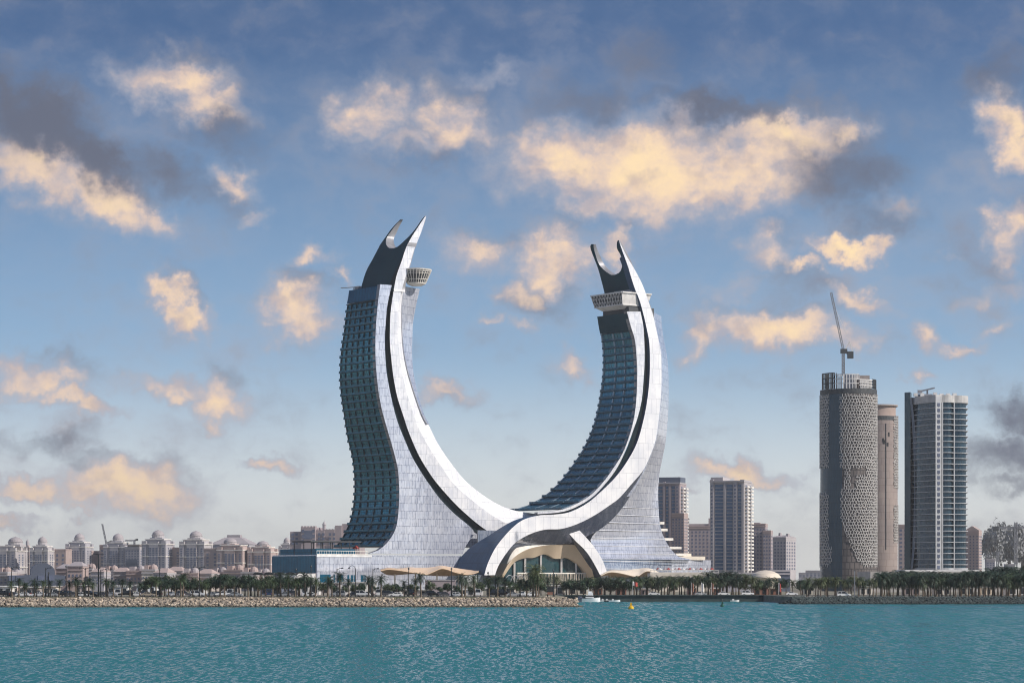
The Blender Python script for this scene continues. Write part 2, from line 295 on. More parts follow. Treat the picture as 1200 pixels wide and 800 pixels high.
class MB:
    def __init__(s): s.v = []; s.f = []; s.uv = []; s.mi = []
    def quad(s, pts, uvs=None, mi=0):
        i = len(s.v); s.v += [tuple(p) for p in pts]; s.f.append(tuple(range(i, i + len(pts))))
        s.uv.append(uvs or [(p[0], p[2]) for p in pts]); s.mi.append(mi)
    def box(s, c, size, rz=0.0, mi=0, taper=1.0):
        cx, cy, cz = c; hx, hy, hz = size[0]/2, size[1]/2, size[2]/2
        ca, sa = math.cos(rz), math.sin(rz)
        def tr(x, y, z, k=1): return (cx + (x*ca - y*sa)*k, cy + (x*sa + y*ca)*k, cz + z)
        b = [tr(x, y, -hz) for x, y in ((-hx,-hy),(hx,-hy),(hx,hy),(-hx,hy))]
        t = [tr(x, y, hz, taper) for x, y in ((-hx,-hy),(hx,-hy),(hx,hy),(-hx,hy))]
        for k in range(4):
            j = (k+1) % 4; w = (size[0], size[1])[k % 2]; off = k*37.0
            s.quad([b[k], b[j], t[j], t[k]], [(off, b[k][2]), (off+w, b[k][2]), (off+w, t[k][2]), (off, t[k][2])], mi)
        s.quad(t, None, mi); s.quad(b[::-1], None, mi)
    def span(s, a, b, w, h=None, mi=0):
        """a bar of rectangular section between two points"""
        a = Vector(a); b = Vector(b); d = b - a; L = d.length
        if L < 1e-6: return
        d /= L; up = Vector((0,0,1)) if abs(d.z) < .95 else Vector((0,1,0))
        r = d.cross(up).normalized(); u = r.cross(d); h = h or w
        A = [a + r*x*w/2 + u*y*h/2 for x, y in ((-1,-1),(1,-1),(1,1),(-1,1))]; B = [p + d*L for p in A]
        for k in range(4):
            j = (k+1) % 4; s.quad([A[k], A[j], B[j], B[k]], None, mi)
        s.quad(A[::-1], None, mi); s.quad(B, None, mi)
    def lathe(s, prof, c, n=24, mi=0, a0=0.0, a1=2*math.pi, sx=1.0, sy=1.0, cap=True):
        full = abs(a1 - a0 - 2*math.pi) < 1e-6
        m = n if full else n + 1; i0 = len(s.v)
        for (r, z) in prof:
            for k in range(m):
                a = a0 + (a1 - a0)*k/n
                s.v.append((c[0] + r*math.cos(a)*sx, c[1] + r*math.sin(a)*sy, c[2] + z))
        for j in range(len(prof) - 1):
            for k in range(n):
                k2 = (k+1) % m; r = prof[j][0]
                s.f.append((i0 + j*m + k, i0 + j*m + k2, i0 + (j+1)*m + k2, i0 + (j+1)*m + k)); s.mi.append(mi)
                ua, ub = r*(a0 + (a1-a0)*k/n), r*(a0 + (a1-a0)*(k+1)/n)
                s.uv.append([(ua, prof[j][1]), (ub, prof[j][1]), (ub, prof[j+1][1]), (ua, prof[j+1][1])])
        if cap and full:
            for j, rev in ((0, True), (len(prof)-1, False)):
                if prof[j][0] > 1e-4:
                    idx = [i0 + j*m + k for k in range(m)]; idx = idx[::-1] if rev else idx
                    s.f.append(tuple(idx)); s.uv.append([(s.v[q][0], s.v[q][1]) for q in idx]); s.mi.append(mi)
    def tube(s, pts, rads, n=7, mi=0):
        pts = [Vector(p) for p in pts]; i0 = len(s.v)
        for i, p in enumerate(pts):
            d = (pts[min(i+1, len(pts)-1)] - pts[max(i-1, 0)]).normalized()
            up = Vector((0,0,1)) if abs(d.z) < .9 else Vector((1,0,0))
            r = d.cross(up).normalized(); u = r.cross(d)
            for k in range(n):
                a = 2*math.pi*k/n; s.v.append(tuple(p + (r*math.cos(a) + u*math.sin(a))*rads[i]))
        for i in range(len(pts)-1):
            for k in range(n):
                k2 = (k+1) % n
                s.f.append((i0+i*n+k, i0+i*n+k2, i0+(i+1)*n+k2, i0+(i+1)*n+k)); s.mi.append(mi); s.uv.append([(0,0),(1,0),(1,1),(0,1)])
        for base, rev in ((i0, True), (i0+(len(pts)-1)*n, False)):
            idx = list(range(base, base+n)); idx = idx[::-1] if rev else idx
            s.f.append(tuple(idx)); s.mi.append(mi); s.uv.append([(0,0)]*n)
    def prism(s, poly, z0, z1, mi=0):
        n = len(poly)
        for k in range(n):
            a, b = poly[k], poly[(k+1) % n]; L = math.dist(a, b)
            s.quad([(a[0],a[1],z0),(b[0],b[1],z0),(b[0],b[1],z1),(a[0],a[1],z1)], [(0,z0),(L,z0),(L,z1),(0,z1)], mi)
        s.quad([(p[0],p[1],z1) for p in poly], None, mi); s.quad([(p[0],p[1],z0) for p in poly[::-1]], None, mi)
    def mesh(s, name, mats, base=(0,0,0), smooth=False):
        me = bpy.data.meshes.new(name)
        bx, by, bz = base
        me.from_pydata([(x-bx, y-by, z-bz) for x, y, z in s.v], [], s.f)
        ul = me.uv_layers.new(name='UVMap'); k = 0
        flat = [c for f in s.uv for uv in f for c in uv]
        if len(flat) == 2*len(me.loops): ul.data.foreach_set('uv', flat)
        for m in (mats if isinstance(mats, (list, tuple)) else [mats]): me.materials.append(m)
        me.polygons.foreach_set('material_index', s.mi)
        bm = bmesh.new(); bm.from_mesh(me); bmesh.ops.remove_doubles(bm, verts=bm.verts, dist=1e-4)
        bmesh.ops.recalc_face_normals(bm, faces=bm.faces); bm.to_mesh(me); bm.free()
        if smooth:
            me.polygons.foreach_set('use_smooth', [True]*len(me.polygons))
            if hasattr(me, 'set_sharp_from_angle'): me.set_sharp_from_angle(angle=R(18))
        me.update(); return me
    def build(s, name, mats, parent=None, smooth=False, base=None):
        if base is None: base = parent['_base'] if parent is not None and '_base' in parent else (0,0,0)
        o = bpy.data.objects.new(name, s.mesh(name, mats, base, smooth)); COL.objects.link(o)
        if parent is not None: o.parent = parent
        else: o.location = base
        o['_base'] = list(base)
        return o

def tag(o, label=None, cat=None, group=None, kind=None):
    if label: o['label'] = label
    if cat: o['category'] = cat
    if group: o['group'] = group
    if kind: o['kind'] = kind
    return o
def thing(name, label, cat, base=(0,0,0), group=None):
    o = bpy.data.objects.new(name, None); COL.objects.link(o); o.location = base; o.empty_display_size = 1
    o['_base'] = list(base); return tag(o, label, cat, group)
def copy_tree(o, parent=None):
    c = o.copy(); COL.objects.link(c)
    if parent is not None: c.parent = parent
    for ch in list(o.children): copy_tree(ch, c)
    return c

# ---- labels of repeats: what they stand in front of, and their order there
WHERE = [(-50,35,'below the leftmost domed towers'),(35,76,'before the blue-grey hall'),(76,114,'before the pink shops'),(114,166,'below the unfinished block'),
 (166,200,'below the tallest domed tower'),(200,245,'below the paired domed towers'),(245,310,'left of the blue glass podium'),(310,372,'before the blue glass podium'),
 (372,446,'before the white glass podium'),(446,562,'by the tan wavy canopy'),(562,600,'at the arch foot'),(600,696,'by the tan entrance shell'),
 (696,775,'by the pale wavy canopy'),(775,834,'by the podium wing'),(834,880,'below the tall blue-windowed tower'),(880,942,'by the cream low dome'),
 (942,1030,'below the round lattice tower'),(1030,1060,'below the tan shaft tower'),(1060,1136,'below the striped glass tower'),(1136,1320,'right of the striped glass tower')]
ORD = ['first','second','third','fourth','fifth','sixth','seventh','eighth','ninth','tenth','eleventh','twelfth','thirteenth','fourteenth','fifteenth','sixteenth','seventeenth','eighteenth','nineteenth','twentieth']
REP = []
def rep(o, px, one, many, cat, group): REP.append((o, px, one, many)); tag(o, None, cat, group)
def finish_labels():
    d = {}
    for o, px, one, many in REP:
        w = next((t for a, b, t in WHERE if a <= px < b), 'at the edge of the picture')
        d.setdefault((many, w), []).append((px, o, one))
    for (many, w), lst in d.items():
        lst.sort(key=lambda t: t[0])
        for k, (px, o, one) in enumerate(lst):
            if len(lst) == 1: o['label'] = f'{one} {w}'
            elif len(lst) == 2: o['label'] = f"{'left' if k == 0 else 'right'} one of two {many} {w}"
            elif k == 0: o['label'] = f'leftmost of the {many} {w}'
            elif k == len(lst) - 1: o['label'] = f'rightmost of the {many} {w}'
            else: o['label'] = f'{ORD[min(k,19)]} from left of the {many} {w}'

# ------------------------------------------------------------------ water, land, haze
def water_mat():
    m = bpy.data.materials.new('water'); m.use_nodes = True; t = m.node_tree; t.nodes.clear(); N = NT(t)
    o = N.n('ShaderNodeOutputMaterial'); b = N.n('ShaderNodeBsdfPrincipled'); N.l(b.outputs[0], o.inputs[0])
    g = N.n('ShaderNodeNewGeometry'); pos = g.outputs['Position']
    spz = N.n('ShaderNodeSeparateXYZ'); N.l(pos, spz.inputs[0]); acc = None
    # sheltered water close in, longer waves further out in the bay
    for (y0, y1, y2, y3, sx, sy, amp) in ((-1e4,-9e3,240,320,3.3,.40,1.0), (215,290,330,460,2.3,.18,1.0), (300,420,480,640,1.6,.088,1.0), (450,600,680,860,1.1,.042,.95), (650,820,1e5,2e5,.8,.024,.9)):
        w = N.math('MULTIPLY', N.rng(spz.outputs[1], y0, y1, 0, 1), N.rng(spz.outputs[1], y2, y3, 1, 0))
        c = N.vmath('SUBTRACT', N.noise(N.vmath('MULTIPLY', pos, (sx, sy, 1)), 1.0, 3, .62, True), (.5,.5,.5))
        ws = N.n('ShaderNodeVectorMath', operation='SCALE'); N.l(c, ws.inputs[0]); N.l(N.math('MULTIPLY', w, amp*2), ws.inputs['Scale'])
        acc = ws.outputs[0] if acc is None else N.vmath('ADD', acc, ws.outputs[0])
    tilt = N.vmath('MULTIPLY', acc, (.36, .78, 0))
    nrm = N.vmath('NORMALIZE', N.vmath('ADD', tilt, (0, -.16, 1)))
    N.l(nrm, b.inputs['Normal'])
    pat = N.noise(N.vmath('MULTIPLY', pos, (.006, .0018, 1)), 1.0, 3)
    N.l(N.mix(N.rng(pat, .3, .7, 0, 1), (.020,.150,.158), (.030,.175,.182)), b.inputs['Base Color'])
    b.inputs['Roughness'].default_value = .5; b.inputs['Specular IOR Level'].default_value = 0
    fr = N.n('ShaderNodeFresnel'); fr.inputs[0].default_value = 1.33; N.l(nrm, fr.inputs['Normal'])
    wind = N.rng(N.noise(N.vmath('MULTIPLY', pos, (.010, .0030, 1)), 1.0, 4, .6), .35, .65, .46, .70)   # wave crests hide part of the sky from each other
    gl = N.n('ShaderNodeBsdfGlossy'); gl.inputs['Roughness'].default_value = .12; gl.inputs['Color'].default_value = (.88,.96,1,1); N.l(nrm, gl.inputs['Normal'])
    mx = N.n('ShaderNodeMixShader'); N.l(N.math('MINIMUM', fr.outputs[0], wind), mx.inputs[0]); N.l(b.outputs[0], mx.inputs[1]); N.l(gl.outputs[0], mx.inputs[2]); N.l(mx.outputs[0], o.inputs[0])
    return m
wb = MB(); wb.quad([(-9000,-400,0),(9000,-400,0),(9000,13900,0),(-9000,13900,0)])
tag(wb.build('water', water_mat()), kind='structure')

def ground_mat(name, a, b_, c_):
    m = bpy.data.materials.new(name); m.use_nodes = True; t = m.node_tree; t.nodes.clear(); N = NT(t)
    o = N.n('ShaderNodeOutputMaterial'); b = N.n('ShaderNodeBsdfPrincipled'); N.l(b.outputs[0], o.inputs[0])
    g = N.n('ShaderNodeNewGeometry'); pos = g.outputs['Position']
    c = N.mix(N.rng(N.noise(pos, .05, 6, .65), .4, .6, 0, 1), a, b_)
    c = N.mix(N.rng(N.noise(pos, .6, 4, .6), .45, .65, 0, .7), c, c_)
    N.l(c, b.inputs['Base Color']); b.inputs['Roughness'].default_value = .95
    return m
GM = ground_mat('ground', (.24,.20,.16), (.13,.14,.08), (.30,.26,.21))
LZ, RZ = 3.0, 2.2
g1 = MB(); g1.prism([(-9000,1009),(8,1009),(9000,1009),(9000,13800),(-9000,13800)], -1.5, RZ)
tag(g1.build('ground', GM), kind='structure')
g2 = MB(); g2.prism([(-2600,806),(12,806),(17,812),(14,1008.5),(-2600,1008.5)], -1.5, LZ)
tag(g2.build('breakwater_land', GM), kind='structure')
g3 = MB(); g3.prism([(101,907),(2600,907),(2600,1008.5),(96,1008.5)], -1.5, RZ+.2)
tag(g3.build('promenade_land', ground_mat('promenade', (.20,.18,.16), (.12,.13,.09), (.26,.23,.20))), kind='structure')
# asphalt car park on the breakwater, grass verge in front of it, pale promenade strip along the far quay
rd = MB(); rd.quad([(-2500,818,LZ+.006),(8,818,LZ+.006),(8,860,LZ+.006),(-2500,860,LZ+.006)])
tag(rd.build('car_park', pmat('asphalt', (.055,.055,.055), .9, 0, .2, .2)), kind='structure')
pv = MB(); pv.box((1100, 1014, RZ+.05), (2180, 9, .1)); tag(pv.build('pavement', pmat('paving', (.42,.40,.37), .9, 0, .1, .2)), kind='structure')
gv = MB(); gv.box((-1245, 812, LZ+.04), (2500, 7, .08)); tag(gv.build('grass_verge', pmat('verge', (.10,.105,.05), .95, 0, .45, .25)), kind='structure')
sw = MB(); sw.box((4500, 1008.2, .6), (8984, 1.2, 3.4)); sw.box((4500, 1007.9, RZ+.2), (8984, 1.8, .35))
tag(sw.build('seawall', pmat('seawall', (.035,.055,.055), .85, 0, .35, .3)), 'dark wet quay wall along the far shore', 'seawall')

# ---- armour stones
def rock_mesh(seed):
    rnd = random.Random(seed); bm = bmesh.new(); bmesh.ops.create_icosphere(bm, subdivisions=1, radius=.5)
    for v in bm.verts:
        v.co *= rnd.uniform(.72, 1.2); v.co.z *= .8
    me = bpy.data.meshes.new('rock'); bm.to_mesh(me); bm.free(); return me
RKM = [rock_mesh(i) for i in range(6)]
def rubble(name, spots, mat, label, cat):
    """many stones gathered in one heap"""
    vs, fs = [], []; rnd = random.Random(3)
    for (x, y, z, s) in spots:
        me = rnd.choice(RKM); i = len(vs); a = rnd.uniform(0, 6.28); ca, sa = math.cos(a), math.sin(a); k = rnd.uniform(.8, 1.35)
        for v in me.vertices:
            vx, vy, vz = v.co; vs.append((x + (vx*ca - vy*sa)*s*k, y + (vx*sa + vy*ca)*s, z + vz*s))
        fs += [tuple(i + q for q in p.vertices) for p in me.polygons]
    me = bpy.data.meshes.new(name); me.from_pydata(vs, [], fs); me.materials.append(mat); me.update()
    o = bpy.data.objects.new(name, me); COL.objects.link(o); return tag(o, label, cat, kind='stuff')
for i, me in enumerate(RKM):
    if not me.materials: me.materials.append(M['rock'])
rnd = random.Random(11); spots = []; singles = []
def slope(t): return (796.5 + 9.5*t, -.2 + 3.0*t)
for k in range(9600):
    x = rnd.uniform(-215, 20); t = rnd.random(); y, z = slope(t)
    if x > 8:                                       # rounded end of the mole
        a = (x - 8)/12.0; y += a*a*7*(1-t)
        if rnd.random() < a*.35: z *= .8
    s = rnd.uniform(.5, 1.0)
    spots.append((x, y + rnd.uniform(-.4,.4), z - .1, s))
for k in range(500):                               # end cap round the tip
    a = rnd.uniform(-1.4, 1.6); t = rnd.random(); r = 13*(1-t) + 3*t
    spots.append((9 + r*math.cos(a)*1.0, 812 + r*math.sin(a)*1.1, -.2 + 3.2*t, rnd.uniform(.5,1.0)))
rubble('rubble', spots, M['rock'], 'heaped small tan armour stones of the breakwater', 'stones')
for k in range(300):
    x = -160 + 176*(k + rnd.random())/300; t = rnd.uniform(.03, .95); y, z = slope(t)
    if x > 8: y += ((x-8)/12)**2*7*(1-t)
    o = bpy.data.objects.new('rock', RKM[k % 6]); COL.objects.link(o); o.location = (x, y - .35, z + .15); s = rnd.uniform(.85, 1.25)
    o.scale = (s*rnd.uniform(.9,1.3), s, s*rnd.uniform(.8,1.1)); o.rotation_euler = (rnd.uniform(-.5,.5), rnd.uniform(-.5,.5), rnd.uniform(0,6.28))
    tag(o, 'large rough tan armour rock on the sunlit breakwater slope', 'rock', 'large rocks on the breakwater')
core = MB(); core.prism([(-2600,803.5),(8,803.5),(13,808),(13,815),(-2600,815)], -1.5, 1.6)
tag(core.build('breakwater_bank', pmat('bank', (.12,.10,.085), .95)), kind='structure')
spots = []
for k in range(5200):
    x = rnd.uniform(96, 235); t = rnd.random(); spots.append((x, 899.5 + 8*t + rnd.uniform(-.3,.3), -.3 + 2.8*t, rnd.uniform(.5,1.1)))
for k in range(200):
    a = rnd.uniform(1.4, 4.0); t = rnd.random(); r = 9*(1-t) + 2*t
    spots.append((100 + r*math.cos(a), 907 + r*math.sin(a)*.9, -.3 + 2.6*t, rnd.uniform(.5,1.0)))
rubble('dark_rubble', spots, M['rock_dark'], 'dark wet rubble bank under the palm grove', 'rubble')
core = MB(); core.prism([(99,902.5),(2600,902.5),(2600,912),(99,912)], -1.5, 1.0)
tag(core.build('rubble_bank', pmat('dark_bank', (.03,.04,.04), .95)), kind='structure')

# ---- haze: one closed box of thin air round the camera and the whole scene
hz = MB(); hz.prism([(-9500,-600),(9500,-600),(9500,14500),(-9500,14500)], -3.0, 262.0)
hm = bpy.data.materials.new('haze'); hm.use_nodes = True; hm.node_tree.nodes.clear(); N = NT(hm.node_tree)
ho = N.n('ShaderNodeOutputMaterial'); hv = N.n('ShaderNodeVolumePrincipled'); N.l(hv.outputs[0], ho.inputs['Volume'])
hv.inputs['Color'].default_value = (.86,.86,.86,1); hv.inputs['Density'].default_value = HAZE; hv.inputs['Anisotropy'].default_value = .2
tag(hz.build('haze', hm), kind='stuff', label='thin pale haze in the air over the whole bay', cat='haze')

# ------------------------------------------------------------------ the crescent towers
# one building turned 37 degrees to the view: U runs along its fronts, V runs back into it
U = Vector((.8, .6, 0)); V = Vector((-.6, .8, 0)); Y0 = 1555.0
def FP(px, py, off=0.0):
    """point of the front plane (pushed forward by off metres) in the direction of a picture point"""
    Y = (Y0 - 1.25*off) / (1 - .75*(px - 600)/F); return P(px, py, Y)
def crom(pts, n=14):
    pts = [np.array(p, float) for p in pts]; out = []
    for i in range(len(pts) - 1):
        p0 = pts[i-1] if i else 2*pts[0] - pts[1]; p1, p2 = pts[i], pts[i+1]; p3 = pts[i+2] if i+2 < len(pts) else 2*pts[-1] - pts[-2]
        for k in range(n):
            t = k/n; out.append(.5*(2*p1 + (p2-p0)*t + (2*p0-5*p1+4*p2-p3)*t*t + (3*p1-p0-3*p2+p3)*t**3))
    out.append(pts[-1]); return np.array(out)
def resample(pts, n):
    c = crom(pts); d = np.r_[0, np.cumsum(np.hypot(*np.diff(c, axis=0).T))]; t = np.linspace(0, d[-1], n)
    return np.c_[np.interp(t, d, c[:,0]), np.interp(t, d, c[:,1])]
def rowx(pts):
    c = crom(pts); o = np.argsort(c[:,1], kind='stable'); c = c[o]
    return lambda y: float(np.interp(y, c[:,1], c[:,0]))
def uvf(p): return (p.x*.8 + p.y*.6, p.z)
def uvs(p): return (p.x*-.6 + p.y*.8, p.z)

def strip(name, A, B, offA, offB, thick, mats, parent, n=90, k=4):
    """a band between two edge curves on the front plane, with real thickness; slots: front, left side, other sides"""
    a, b = resample(A, n), resample(B, n); mb = MB(); rows = []; TH = []
    for i in range(n):
        oa = offA[0] + (offA[1]-offA[0])*i/(n-1) if isinstance(offA, tuple) else offA
        ob = offB[0] + (offB[1]-offB[0])*i/(n-1) if isinstance(offB, tuple) else offB
        pa, pb = FP(a[i][0], a[i][1], oa), FP(b[i][0], b[i][1], ob)
        rows.append([pa.lerp(pb, j/k) for j in range(k+1)]); TH.append(V*(thick(a[i][0], a[i][1]) if callable(thick) else thick))
    nm = len(mats) - 1; ms, mo = min(1, nm), min(2, nm)
    for i in range(n-1):
        r, s = rows[i], rows[i+1]; T, T2 = TH[i], TH[i+1]
        for j in range(k):
            q = [r[j], r[j+1], s[j+1], s[j]]; mb.quad(q, [uvf(p) for p in q], 0)
            q = [s[j]+T2, s[j+1]+T2, r[j+1]+T, r[j]+T]; mb.quad(q, [uvf(p) for p in q], mo)
        q = [r[0], s[0], s[0]+T2, r[0]+T]; mb.quad(q, [uvs(p) for p in q], ms)
        q = [s[k], r[k], r[k]+T, s[k]+T2]; mb.quad(q, [uvs(p) for p in q], mo)
    for r, T in ((rows[0], TH[0]), (rows[-1], TH[-1])):
        q = [r[0], r[k], r[k]+T, r[0]+T]; mb.quad(q, [uvf(p) for p in q], mo)
    return mb.build(name, mats, parent, smooth=True)

def rows_wall(name, xa, xb, ys, offa, offb, thick, mats, parent, k=10):
    """a wall laid row by row between a left and a right outline"""
    mb = MB(); rows = []; T = V*thick; nm = len(mats)-1; ms = min(1, nm)
    for y in ys:
        oa = offa(y) if callable(offa) else offa; ob = offb(y) if callable(offb) else offb
        pa, pb = FP(xa(y), y, oa), FP(xb(y), y, ob); z = (pa.z + pb.z)/2
        pa.z = pb.z = z; rows.append([pa.lerp(pb, j/k) for j in range(k+1)])
    for i in range(len(rows)-1):
        r, s = rows[i], rows[i+1]
        for j in range(k):
            q = [r[j], r[j+1], s[j+1], s[j]]; mb.quad(q, [uvf(p) for p in q], 0)
            q = [p+T for p in (s[j], s[j+1], r[j+1], r[j])]; mb.quad(q, [uvf(p) for p in q], ms)
        q = [r[0], s[0], s[0]+T, r[0]+T]; mb.quad(q, [uvs(p) for p in q], ms)
        q = [s[k], r[k], r[k]+T, s[k]+T]; mb.quad(q, [uvs(p) for p in q], ms)
    for r in (rows[0], rows[-1]):
        q = [r[0], r[k], r[k]+T, r[0]+T]; mb.quad(q, [uvf(p) for p in q], ms)
    return mb.build(name, mats, parent, smooth=True)

class Edge:
    """front corner of a left-facing wall, as a function of height"""
    def __init__(s, pts, off):
        c = crom(pts); q = [FP(x, y, off) for x, y in c]; q.sort(key=lambda p: p.z)
        s.z = np.array([p.z for p in q]); s.x = np.array([p.x for p in q]); s.y = np.array([p.y for p in q])
    def at(s, z): return Vector((float(np.interp(z, s.z, s.x)), float(np.interp(z, s.z, s.y)), z))
    def hit(s, px, py):
        """point of the wall (running back along V from the corner) seen in a picture direction"""
        Yg = float(s.y.mean())
        for _ in range(6):
            z = wz(py, Yg); f = s.at(z); a = px - 600
            t = (F*f.x - a*f.y) / (.8*a + .6*F); Yg = f.y + .8*t
        return t, z
def depth_table(edge, pts):
    r = sorted((edge.hit(x, y) for x, y in crom(pts)), key=lambda q: q[1])
    zz = np.array([q[1] for q in r]); tt = np.array([q[0] for q in r]); return lambda z: float(np.interp(z, zz, tt))

def balconies(parent, edge, depth, z0, z1, fh, bays, wallmat, railmat, finmat, slabmat, light_bays=(), recess=.8):
    """glass wall with one balcony per floor: slab and partitions, glass railing as its sub-part"""
    nf = int(round((z1 - z0)/fh)); fh = (z1 - z0)/nf
    w = MB(); NB = 8; rows = []
    zs = [z0 + fh*i/2 for i in range(2*nf + 1)]
    for z in zs:
        f = edge.at(z) + U*recess; d = depth(z); rows.append([f + V*(.4 + (d-.4)*j/NB) for j in range(NB+1)])
    for i in range(len(rows)-1):
        for j in range(NB):
            q = [rows[i][j+1], rows[i][j], rows[i+1][j], rows[i+1][j+1]]; w.quad(q, [uvs(p) for p in q])
            q2 = [p + U*1.2 for p in q[::-1]]; w.quad(q2, [uvs(p) for p in q2])
        for j in (0, NB):
            q = [rows[i][j], rows[i+1][j], rows[i+1][j]+U*1.2, rows[i][j]+U*1.2]; w.quad(q)
    w.build('glass_wall', wallmat, parent)
    rnd = random.Random(len(bays))
    for i in range(nf + 1):
        z = z0 + fh*i; f = edge.at(z); d = depth(z); out = -.15
        b = MB(); T = Vector((0,0,.34))
        a0, a1 = f + U*out + V*.35, f + U*out + V*(d + .1); c0, c1 = f + U*(recess+.3) + V*.35, f + U*(recess+.3) + V*(d + .1)
        for q in ([a0,a1,a1+T,a0+T],[c1,c0,c0+T,c1+T],[a0,c0,c1,a1],[a0+T,a1+T,c1+T,c0+T],[a0,a0+T,c0+T,c0],[a1,c1,c1+T,a1+T]): b.quad(q)
        if i < nf:
            for kb, t in enumerate(bays):
                p = f + V*(max(.5, d*t)); lit = kb in light_bays
                h = fh - .05; th = .95 if lit else .32; ext = (recess + .1)
                p1 = edge.at(z + fh*.95) + V*max(.5, depth(z + fh*.95)*t)
                lo_o = p + U*.15; hi_o = p1 + U*.15
                q = [lo_o, lo_o + V*th, hi_o + V*th, hi_o]; b.quad([v + Vector((0,0,.4 if k<2 else 0)) for k, v in enumerate(q)], None, 1 if lit else 0)
                for s_ in (0, th):
                    q = [lo_o + V*s_, lo_o + V*s_ + U*ext, hi_o + V*s_ + U*ext, hi_o + V*s_]; b.quad(q, None, 1 if lit else 0)
        bo = b.build('balcony', [slabmat, finmat], parent)
        if i < nf:
            r = MB(); h = Vector((0,0,1.15)); e0, e1 = a0 + U*.1 + T*1.02, a1 + U*.1 + T*1.02; tk = U*.06
            m = 10
            for j in range(m):
                s0, s1 = e0.lerp(e1, (j+.03)/m), e0.lerp(e1, (j+.97)/m)
                for q in ([s0,s1,s1+h,s0+h],[s1+tk,s0+tk,s0+h+tk,s1+h+tk],[s0+h,s1+h,s1+h+tk,s0+h+tk],[s0,s0+tk,s0+h+tk,s0+h],[s1,s1+tk,s1+h+tk,s1+h]): r.quad(q)
            r.build('railing', railmat, bo)

def crown_piece(name, parent, edge, left, right, ys, tf, mats):
    """wall piece running along V, thick along U; slots: dark face, notch side, front end"""
    xl, xr = rowx(left), rowx(right); mb = MB(); rows = []
    for y in ys:
        ring = []
        for px in (xl(y), xr(y)):
            t, z = edge.hit(px, y); ring.append(edge.at(z) + V*t)
        k = 6; line = [ring[0].lerp(ring[1], j/k) for j in range(k+1)]; rows.append((line, [p + U*tf(y) for p in line]))
    for (a, A), (b, B) in zip(rows[:-1], rows[1:]):
        k = len(a)-1
        for j in range(k):
            q = [a[j], a[j+1], b[j+1], b[j]]; mb.quad(q, [uvs(p) for p in q], 0)
            q = [B[j], B[j+1], A[j+1], A[j]]; mb.quad(q, [uvs(p) for p in q], 0)
        q = [a[0], b[0], B[0], A[0]]; mb.quad(q, [uvf(p) for p in q], 0)
        q = [b[k], a[k], A[k], B[k]]; mb.quad(q, [uvf(p) for p in q], 1)
    for a, A in (rows[0], rows[-1]):
        k = len(a)-1
        for j in range(k): mb.quad([a[j], a[j+1], A[j+1], A[j]], None, 1)
    return mb.build(name, mats, parent, smooth=True)

def ys_(a, b, n): return [a + (b-a)*i/(n-1) for i in range(n)]
def tfun(tab): ys = [t[0] for t in tab]; vs = [t[1] for t in tab]; return lambda y: float(np.interp(y, ys, vs))

# ---------------- left crescent
baseL = FP(470, 690); baseL.z = RZ
TL = thing('crescent_tower', 'taller left crescent tower with round lookout bowl and dark horned crown', 'tower', baseL, 'crescent towers')
x1L = [(445.7,333.4),(442.8,357),(441,376),(440,400),(440.4,425),(442,446),(445,467),(449,486),(458,517),(463,535),(466.4,551),(467.7,567.5),(468,584),(467.4,594),(466,609),(463.4,620.6),(457,632),(447,642.5),(440.6,646),(432.5,648.6)]
xLL = [(410.3,339),(406,357),(404,372),(401.4,392.5),(398.5,412),(397.3,430),(397.3,451),(399.7,474),(402,488),(406,514),(411,535),(413.5,554.5),(414,574),(413,588),(411,601),(408,612),(402,625),(396,636)]
x2L = [(459,333.4),(454,357),(452.3,375),(451,397),(451.7,420),(453.4,438),(456.6,456),(460.5,474),(466,494),(474.5,515.5),(484,536.6),(497,558),(505,569.5),(516,584),(532.5,601),(555,621),(549.5,633),(545,641),(541,652.5)]
x2Lg = x2L[:16] + [(570,629.5)]
x3L = [(498.5,253),(489,267.6),(482.6,277.4),(476,290),(470.4,306.6),(464.7,323),(461.5,340),(458,363.5),(457,381),(457,402),(459,425),(461.5,444.5),(464.7,461),(468,473),(473,488),(479.4,507),(490.7,533),(503.7,554.5),(514.6,569),(532.5,589),(549,604.5),(565,617.5),(580,627)]
x3b = [(499,255.4),(494,271),(487.5,287),(483.4,298.5),(481,308),(475,325),(470,343),(466.8,360),(466,376),(466.4,392.5),(467.5,409),(471,436),(478,464),(484,483),(489,498),(500.5,520),(515,543),(531,566),(549,582.6),(565,595),(581,606),(597,614),(614,611),(634,606.5)]
x4L = [(481.5,306),(478,322),(474.5,337.5),(472,360),(472,376),(473,397),(474.5,412),(478.6,433),(486,457.5),(495.6,485),(504,501),(513.5,520),(529,543),(545.5,563),(565,579),(584.5,591),(604,598),(622,601),(642,604)]
x5L = [(492,337),(487.5,357),(484.2,376),(483.4,392.5),(483,413.6),(484.2,433),(487.5,451),(492.4,470.5),(497.5,486),(506,502),(514.5,520)]
white_front = [M['white_panel'], M['grey_metal'], M['white_panel']]
rows_wall('glass_facade', rowx(x1L), rowx(x2L), ys_(333.6, 648.4, 90), 0, 0, 3.0, [M['glass_panel'], M['grey_metal']], TL, k=10)
strip('groove', x2Lg, x3L[5:], -2.2, -2.2, 2.0, [M['groove']], TL)
strip('white_band', x3L, x3b, .3, .3, lambda x, y: .5 + 6.5*min(1, max(0, (y-300)/45)), [M['white_panel'], M['groove'], M['grey_metal']], TL, n=130)
strip('bevel_band', x3b[4:], x4L, .25, -5.5, 6.0, [M['bevel_panel'], M['grey_metal'], M['white_panel']], TL, n=110)
x4row = rowx(x4L)
rows_wall('side_glass', lambda y: x4row(y) - 1.0, rowx(x5L), ys_(337, 497, 46), -3, -9, 1.2, [M['glass_panel'], M['white_panel']], TL, k=5)
